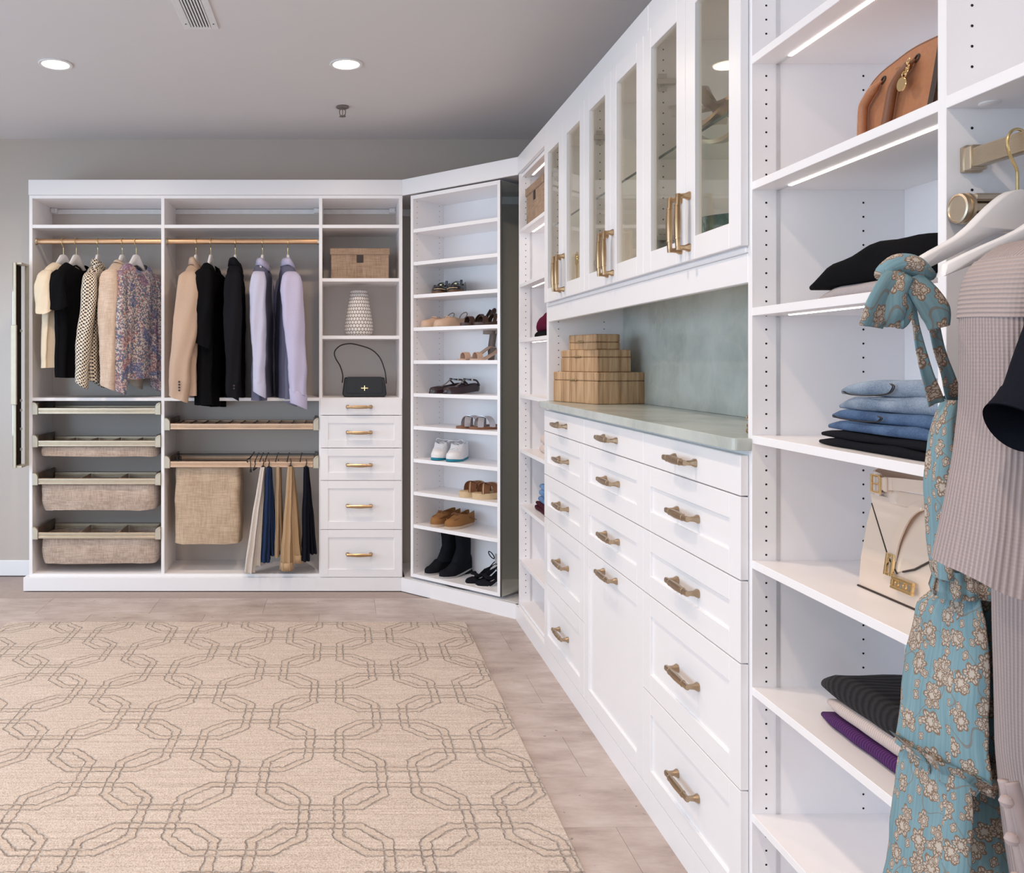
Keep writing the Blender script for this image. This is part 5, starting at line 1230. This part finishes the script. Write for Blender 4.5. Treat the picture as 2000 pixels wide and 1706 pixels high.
# behind the glass doors
T = RIGHT.thing('bowl', 'hammered teal glass bowl behind the glass door', 'bowl', -2.40, .17, UZ0 + TH + .0004)
obj('bowl_body', MB().lathe([(.045, 0), (.085, .012), (.115, .05), (.128, .10), (.130, .112), (.126, .112), (.112, .05), (.08, .02), (.001, .014)], 40, True, True), 'teal_glaze', T, 40)
T = RIGHT.thing('knot_sculpture', 'silvery bronze knot sculpture on the glass shelf', 'sculpture', -2.46, .13, GS + .0045)
m = MB(); q = []
for k in range(90):
    a = 2 * math.pi * k / 90; rr_ = .055 + .028 * math.cos(3 * a); q.append((rr_ * math.cos(2 * a) * 1.2, .05 * math.sin(3 * a), .0905 + rr_ * math.sin(2 * a) * .95))
P = [Vector(p) for p in q]; rings = []
for i in range(90):
    t_ = (P[(i + 1) % 90] - P[i - 1]).normalized(); a = t_.cross(Vector((0, 1, 0))).normalized(); b = t_.cross(a)
    rings.append([P[i] + a * u * .006 + b * v * .011 for u, v in ((-1, -1), (1, -1), (1, 1), (-1, 1))])
m.loft(rings, closeu=True); obj('knot_body', m, 'bronze', T, 40)
T = RIGHT.thing('arch_ornament', 'dark wooden arch ornament behind the middle glass door', 'ornament', -3.02, .17, UZ0 + TH + .0004)
m = MB(); m.prism(arc(0, .0, .105, 0, 180, 20) + arc(0, 0, .07, 180, 0, 16), -.03, .03, 'y', .002); obj('arch_body', m, 'dark_wood_arch', T, 40)
T = RIGHT.thing('trinket_box', 'small woven dark trinket box behind the glass door near the blue bowl', 'box', -2.562, .062, UZ0 + TH + .0004)
m = MB(); m.box(-.035, .035, -.03, .03, 0, .045, b=.004); obj('box_body', m, 'taupe_suede', T); m = MB(); m.box(-.037, .037, -.032, .032, .0455, .062, b=.004); obj('lid', m, 'dark_wood_arch', T)
T = RIGHT.thing('reflection_flower', 'gold flower shape in place of a reflection in the far glass door', 'ornament', -3.734, .085, UZ0 + TH + .0004)  # solid flower and stand added in place of a reflection in the pane
m = MB(); m.box(-.02, .02, -.015, .015, 0, .008, b=.002); m.tube([(0, 0, .008), (0, 0, .14)], .003, 8); obj('stand', m, 'hook_gold', T)
m = MB()
for k in range(8): a = k * math.pi / 4; m.at(.022 * math.cos(a), -.001, .165 + .022 * math.sin(a), rx=R(90)); m.lathe([(.001, .003), (.009, .002), (.010, 0), (.001, -.002)], 10, True, True)
m.at(0, -.001, .165, rx=R(90)).lathe([(.001, .005), (.012, .004), (.016, 0), (.001, -.003)], 14, True, True); obj('flower', m, 'hook_gold', T, True)

# ------------------------------------------------------------------ narrow bay on the back wall
xm = (703 - 667) * YB / FOC
storage_box('tan linen storage box with a dark tab on the shelf above the vase', BACK, (703 - 667) * (YB + .05) / FOC, .175, 1.8475, .345, .27, .182, .040)
T = BACK.thing('vase', 'white ceramic vase with a lattice surface', 'vase', (701 - 667) * (YB + .14) / FOC, .15, 1.5075)
obj('vase_body', MB().lathe([(.060, 0), (.078, .010), (.0875, .035), (.087, .062), (.078, .120), (.066, .190), (.056, .250), (.053, .275), (.050, .280), (.046, .275), (.05, .24), (.07, .10), (.07, .02)], 48, True), 'lattice_ceramic', T, 60)
T = BACK.thing('handbag', 'small black leather shoulder bag with a gold cross clasp', 'handbag', (712 - 667) * (YB + .08) / FOC, .12, Z_MID + .0100)
def rrect(x0, x1, z0, z1, r): return [(x, z) for cx, cz, a in ((x1 - r, z0 + r, -90), (x1 - r, z1 - r * .5, 0), (x0 + r, z1 - r * .5, 90), (x0 + r, z0 + r, 180)) for x, z in arc(cx, cz, r if cz < .06 else r * .5, a, a + 90, 6)]
m = MB(); m.prism(rrect(-.133, .133, 0, .118, .022), -.036, .036, 'y', .006); obj('bag_body', m, 'black_leather', T, 40)
m = MB(); m.prism(rrect(-.110, .110, .022, .122, .012), -.041, -.0365, 'y', .0015); fp = obj('flap', m, 'black_leather', T, 40)
m = MB(); m.box(-.0028, .0028, -.0455, -.0415, .038, .070, b=.001); m.box(-.019, .019, -.0458, -.0418, .0512, .0568, b=.001)
for sx_ in (-1, 1): m.at(sx_ * .017, -.044, .054, rx=R(90)).lathe([(.001, .003), (.005, .002), (.005, -.002)], 10, True, True)
obj('clasp', m, 'gold_polish', fp)
q = spline([(-.134, 0, .085), (-.131, 0, .13), (-.146, 0, .185), (-.175, 0, .235), (-.180, 0, .275), (-.145, 0, .310), (-.09, 0, .322), (-.03, 0, .312), (.045, 0, .285), (.095, 0, .235), (.122, 0, .165), (.130, 0, .12), (.133, 0, .08)], 50)
obj('shoulder_strap', MB().tube(q, .0036, 8), 'black_leather', T, True)

# ------------------------------------------------------------------ shoes on the tower
def sole_poly(L, W, n=28, right=1, point=.0):
    out = []
    for i in range(n):
        a = 2 * math.pi * i / n; c, s = math.cos(a), math.sin(a); y = -c * L / 2                  # toe towards -y
        f = (y + L / 2) / L; wv = W * np.interp(f, [0, .04, .12, .28, .5, .75, .93, 1], [.12 - .1 * point, .46 - .30 * point, .78 - .22 * point, 1, .80, .72, .60, .2])
        out.append((wv / 2 * (1 if s >= 0 else -1) * (1 if abs(s) > 1e-6 else 0) + right * .008 * math.sin(math.pi * f), y))
    return out
def heel_rise(f, hh): return hh * np.interp(f, [0, .34, .62, .85, 1], [0, 0, .45, .95, 1.0])
def sole(mb, L, W, th, hh=0, right=1, point=0, z=0, toe_up=0):
    n = 22; rings = []
    for i in range(n):
        f = i / (n - 1); y = -L / 2 + L * f; wv = W * np.interp(f, [0, .03, .12, .28, .5, .75, .93, 1], [.14 - .10 * point, .42 - .28 * point, .78 - .22 * point, 1, .80, .70, .60, .22]) / 2; cx = right * .008 * math.sin(math.pi * f); zz = z + heel_rise(f, hh) + toe_up * max(0, .2 - f) * 5
        rings.append([(cx - wv, y, zz), (cx + wv, y, zz), (cx + wv, y, zz + th), (cx - wv, y, zz + th)])
    return mb.loft(rings, True, True)
def upper(mb, L, W, H, open_from=.42, toe_h=.45, heel_h=1.0, right=1, z=0, hh=0, vamp=.85, point=0, closed_top=None):
    n = 26; rings = []
    for i in range(n):
        f = .015 + .975 * i / (n - 1); y = -L / 2 + L * f; wv = W * np.interp(f, [0, .04, .12, .28, .5, .75, .93, 1], [.16 - .1 * point, .50 - .3 * point, .80 - .22 * point, .98, .82, .72, .66, .46]) / 2; cx = right * .008 * math.sin(math.pi * f); zz = z + heel_rise(f, hh)
        h = H * np.interp(f, [0, .06, .25, .42, .6, .82, .93, 1], [toe_h * .45, toe_h * .8, toe_h, vamp, .82, heel_h * .92, heel_h * .97, heel_h * .96])
        if f < open_from: pr = [(-1, 0), (-1.02, .4), (-.90, .72), (-.62, .92), (-.25, 1.0), (0, 1.01), (.25, 1.0), (.62, .92), (.90, .72), (1.02, .4), (1, 0)]
        else: pr = [(-1, 0), (-1.02, .4), (-.96, .75), (-.86, 1.0), (-.74, .96), (-.66, .2), (0, .12), (.66, .2), (.74, .96), (.86, 1.0), (.96, .75), (1.02, .4), (1, 0)]
        if f < open_from: pr = pr[:5] + [(-.12, 1.005), (0, 1.01), (.12, 1.005)] + pr[6:]
        rings.append([(cx + wv * u, y, zz + h * v) for u, v in pr])
    return mb.loft(rings, True, True)
TF = Frame(DX, DY, R(-45))
def shoe(name, label, px, k, d, yaw, L, build, cat='shoe', group=None):
    lx = tpos(px, d); T = TF.thing(name, label, cat, lx, d, tz(k) + .0004, group); T.rotation_euler = (0, 0, R(-45 + yaw)); build(T); return T
def pair(name, lab, px, k, d, yaw, L, build, gap, cat='shoe'):
    t = shoe(name, 'left ' + lab, px, k, d, yaw, L, lambda T: build(T, -1), cat, name + ' pair'); shoe(name, 'right ' + lab, px + gap, k, d, yaw, L, lambda T: build(T, 1), cat, name + ' pair')
def band(T, name, mat, f, L, W, h, wid, base=.012, lean=0, sm=40, th=.0032, tiltx=0):
    y = -L / 2 + L * f; w_ = W / 2 * np.interp(f, [0, .12, .28, .5, .75, 1], [.4, .8, 1, .82, .72, .5]) + .002
    pts = [(math.cos(a) * -w_, y + lean * math.sin(a) + tiltx * math.cos(a), base + h * math.sin(a) ** .7 if math.sin(a) > 0 else base) for a in (math.pi * j / 14 for j in range(15))]
    return obj(name, MB().ribbon(pts, wid, th, (0, 1, .0)), mat, T, sm)
def loopstrap(T, name, mat, yc, z0, ry, h, w_, r=.003, lean=0):
    pts = [(w_ * math.cos(a), yc + lean * (math.sin(a) * .5 + .5), z0 + h * (.5 + .5 * math.sin(a))) for a in (2 * math.pi * j / 20 for j in range(20))]
    return obj(name, MB().tube(pts, r, 6, closed=True), mat, T, True)
def sneaker(T, s):
    L, W = .255, .092; obj('sole', sole(MB(), L, W * 1.04, .016, right=s, z=.0125, toe_up=.004), 'sneaker_white', T, 40); obj('outsole', MB().prism([(x * .96, y * .98) for x, y in []] or [(-.036, -.118), (.036, -.118), (.040, -.09), (-.040, -.09)], .0, .0055, 'z'), 'teal_rubber', T) if False else None
    m = MB(); sole(m, L * 1.02, W * 1.05, .0125, right=s, z=0, toe_up=.003); obj('outsole', m, 'teal_rubber', T, 40)
    obj('upper', upper(MB(), L * .98, W, .088, .40, .48, 1.0, s, .018, vamp=.95), 'sneaker_white', T, 50)
    m = MB()
    for j in range(4): y = -.060 + .017 * j; zz = .072 + .0075 * j; m.tube([(-.022, y, zz - .004), (0, y + .004, zz + .003), (.022, y, zz - .004)], .0028, 6)
    m.tube(spline([(0, -.004, .108), (s * -.03, -.02, .112), (s * -.055, -.012, .105)], 8), .0022, 6); m.tube(spline([(0, -.004, .108), (s * .028, -.016, .118), (s * .046, .0, .104)], 8), .0022, 6); obj('laces', m, 'sneaker_white', T, True)
def boat(T, s):
    L, W = .255, .088; obj('sole', sole(MB(), L, W * 1.04, .016, right=s), 'pale_sole', T, 40); obj('upper', upper(MB(), L * .985, W, .068, .42, .66, 1.02, s, .015, vamp=.98), 'tan_suede', T, 50)
    m = MB(); m.tube([(-.036, -.035, .06), (-.030, -.085, .052), (0, -.104, .047), (.030, -.085, .052), (.036, -.035, .06)], .003, 6); obj('toe_seam', m, 'handbag_tan_dark', T, True)
    m = MB(); m.tube([(-.022, -.035, .078), (0, -.05, .085), (.022, -.035, .078)], .003, 6); m.tube([(-.016, -.055, .074), (0, -.042, .086), (.018, -.055, .074)], .003, 6); m.tube([(-.042, .115, .03), (-.046, .05, .055)], .0025, 6); m.tube([(.040, .115, .03), (.044, .05, .055)], .0025, 6); obj('laces', m, 'cognac_leather', T, True)
def boot(T, s):
    L, W = .245, .082; obj('sole', sole(MB(), L, W * 1.03, .010, .022, s), 'clear_sole', T, 40); m = MB(); m.box(-.028, .028, .066, .118, 0, .022, b=.004); obj('heel', m, 'black_suede', T)
    m = MB(); upper(m, L * .985, W, .070, 1.1, .55, 1.2, s, .009, .022, .95); obj('upper', m, 'black_suede', T, 60)
    m = MB(); rings = []
    for z, cy, ry, rx in ((.062, .045, .078, .034), (.11, .058, .060, .034), (.15, .068, .050, .033), (.20, .066, .050, .035), (.252, .060, .056, .040)): rings.append(superring(0, cy, z, rx, ry, 24, .95))
    m.loft(rings, False, False); obj('shaft', m, 'black_suede', T, 'all')
def maryjane(T, s):
    L, W = .245, .090; obj('sole', sole(MB(), L, W * 1.03, .016, right=s), 'dark_wood_arch', T, 40); obj('upper', upper(MB(), L * .98, W, .052, .36, .60, 1.25, s, .015, vamp=.85), 'black_patent', T, 50)
    band(T, 'strap', 'black_patent', .50, L, W, .060, .018); m = MB(); m.box(-.008, .008, .108, .113, .055, .092, b=.002); obj('pull_tab', m, 'black_patent', T); m = MB(); m.tube([(-.040, -.085, .022), (-.02, -.112, .026), (0, -.119, .027), (.02, -.112, .026), (.040, -.085, .022)], .0022, 6); obj('welt', m, 'cream_sole', T, True)
    m = MB(); m.at(.006, -.062, .052).box(-.006, .006, -.004, .004, -.002, .004, b=.001); obj('buckle', m, 'hook_gold', T)
def slipper(T, s):
    L, W = .245, .088; obj('sole', sole(MB(), L, W * 1.02, .010, right=s), 'pale_sole', T, 40); obj('upper', upper(MB(), L * .97, W, .052, .45, .78, .85, s, .009, vamp=1.0), 'blush_canvas', T, 50)
    loopstrap(T, 'ankle_strap', 'taupe_suede', .075, .045, 0, .045, .030, .003, .03); m = MB(); m.tube([(-.026, -.03, .058), (0, -.04, .064), (.026, -.03, .058)], .003, 6); obj('laces', m, 'blush_canvas', T, True)
def sandal_brown(T, s):
    L, W = .25, .088; obj('sole', sole(MB(), L, W, .018, .012, s), 'brown_leather', T, 40); band(T, 'toe_strap', 'brown_leather', .22, L, W, .042, .030); band(T, 'instep_strap', 'brown_leather', .42, L, W, .055, .020, lean=.02); loopstrap(T, 'ankle_strap', 'brown_leather', .06, .045, 0, .055, .032, .0045, .02)
    m = MB(); m.ribbon([(-.03, .04, .02), (-.034, .05, .06), (-.030, .07, .095)], .016, .003, (0, 1, 0)); m.ribbon([(.03, .04, .02), (.034, .05, .06), (.030, .07, .095)], .016, .003, (0, 1, 0)); obj('side_strap', m, 'brown_leather', T)
def heel_nude(T, s):
    L, W = .225, .080; obj('sole', sole(MB(), L, W, .008, .075, s), 'nude_leather', T, 40); m = MB(); m.loft([[(-a, .075, z), (a, .075, z), (a, .075 + b, z), (-a, .075 + b, z)] for z, a, b in ((0, .014, .026), (.04, .016, .030), (.072, .024, .036))], True, True); obj('heel', m, 'taupe_suede', T)
    band(T, 'toe_strap', 'nude_leather', .20, L, W, .036, .034, .008); m = MB(); rings = []
    for z, ry, rx in ((.08, .012, .028), (.12, .010, .028), (.155, .008, .027)): rings.append([(rx * math.cos(a), .080 + .030 * math.sin(a) + (z - .08) * .15, z) for a in (math.pi * j / 12 for j in range(13))])
    m.loft(rings, closed=False); obj('heel_counter', m, 'taupe_suede', T, 'all')
    m = MB(); m.ribbon([(.031 * math.cos(a), .078 + .036 * math.sin(a), .158) for a in (2 * math.pi * j / 20 for j in range(21))], .020, .003, (0, 0, 1)); obj('ankle_strap', m, 'taupe_suede', T, 40)
def tstrap(T, s):
    L, W = .245, .086; obj('sole', sole(MB(), L, W, .010, .012, s, .5), 'plum_patent', T, 40); obj('upper', upper(MB(), L * .98, W * .96, .040, .34, .85, 1.0, s, .009, .012, vamp=.8, point=.5), 'plum_patent', T, 50)
    m = MB(); m.ribbon(spline([(0, -.05, .036), (0, -.01, .055), (0, .025, .080)], 8), .012, .003, (1, 0, 0)); obj('instep_strap', m, 'taupe_suede', T); m = MB(); m.ribbon(spline([(-.03, .07, .05), (-.03, .04, .078), (0, .026, .083), (.03, .04, .080), (.033, .085, .075), (.030, .11, .045)], 18), .010, .003, (0, 0, 1)); st = obj('ankle_strap', m, 'plum_patent', T, 40)
    m = MB(); m.box(.030, .037, .05, .060, .072, .086, b=.001); obj('buckle', m, 'steel', st)
def slide_silver(T, s):
    L, W = .25, .086; obj('sole', sole(MB(), L, W, .013, .006, s), 'cognac_leather', T, 40); band(T, 'cross_strap', 'silver_leather', .30, L, W, .052, .034, tiltx=.026); band(T, 'cross_strap', 'silver_leather', .36, L, W, .058, .034, tiltx=-.030)
def espadrille(T, s):
    L, W = .25, .092; obj('sole', sole(MB(), L, W * 1.03, .032, .010, s), 'cream_sole', T, 40); band(T, 'cross_strap', 'cognac_leather', .34, L, W, .050, .046, .030, tiltx=.028); band(T, 'cross_strap', 'cognac_leather', .40, L, W, .056, .046, .030, tiltx=-.030); band(T, 'trim', 'cream_sole', .275, L, W, .050, .005, .032, tiltx=.028); band(T, 'trim', 'cream_sole', .475, L, W, .056, .005, .032, tiltx=-.03)
def heel_bow(T, s):
    L, W = .225, .076; obj('sole', sole(MB(), L, W, .007, .085, s, .7), 'cream_inside', T, 40); m = MB(); m.tube([(0, .100, 0), (0, .098, .04), (0, .092, .085)], [.005, .006, .016], 10); obj('heel', m, 'black_suede', T, True)
    obj('toe_cap', upper(MB(), L * .99, W * 1.02, .034, .3, .9, .2, s, .004, .085, .5, .7), 'black_suede', T, 50)
    m = MB(); m.at(0, -.045, .046); m.box(-.010, .010, -.010, .010, -.008, .010, b=.004); m.loft([[(x, y * g_, z * g_) for y, z in ((-.014, -.004), (.014, -.004), (.014, .010), (-.014, .010))] for x, g_ in ((-.038, 1.1), (-.022, 1.0), (0, .4), (.022, 1.0), (.038, 1.1))], True, True); obj('bow', m, 'black_suede', T)
    m = MB(); m.ribbon(spline([(-.03, -.02, .02), (-.034, .04, .06), (-.028, .085, .105)], 10), .006, .003, (1, 0, 0)); m.ribbon(spline([(.03, -.02, .02), (.034, .04, .06), (.028, .085, .105)], 10), .006, .003, (1, 0, 0)); obj('side_strap', m, 'black_suede', T); loopstrap(T, 'ankle_strap', 'black_suede', .060, .130, 0, .040, .030, .003, -.02)
    m = MB(); m.loft([[(.026 * math.cos(a), .085 + .022 * math.sin(a), z) for a in (math.pi * j / 10 for j in range(11))] for z in (.09, .12, .15)], closed=False); obj('heel_counter', m, 'cream_inside', T, 'all')
pair('black_flat', 'black strappy flat shoe on the highest filled shelf of the tower', 864, 2, .135, 25, .245, maryjane, 29)
pair('blush_sneaker', 'blush pink canvas shoe with a heel strap left of the brown sandals', 856, 1, .135, -15, .245, slipper, 25)
pair('brown_sandal', 'dark brown strappy sandal at the right of the shelf', 940, 1, .135, -32, .25, sandal_brown, 26)
pair('heeled_sandal', 'nude heeled sandal with an ankle strap', 931, 0, .135, -32, .225, heel_nude, 24)
pair('t_strap_flat', 'dark patent t-strap shoe on the shelf below the nude heels', 873, -1, .135, -18, .245, tstrap, 27)
pair('slide_sandal', 'silver crossed-strap slide sandal', 932, -2, .135, -32, .25, slide_silver, 26)
pair('sneaker', 'white sneaker with a teal sole', 866, -3, .135, 18, .255, sneaker, 27)
pair('espadrille_sandal', 'brown crossed-strap espadrille sandal with a cream sole', 937, -4, .135, -28, .25, espadrille, 26)
pair('boat_shoe', 'tan suede boat shoe on the lowest full shelf', 870, -5, .135, 2, .255, boat, 27)
pair('ankle_boot', 'tall black suede boot on the tower floor', 861, 'b', .145, -8, .245, boot, 28)
pair('bow_heel', 'black heeled sandal with a bow on the tower floor', 944, 'b', .125, -28, .225, heel_bow, 20)
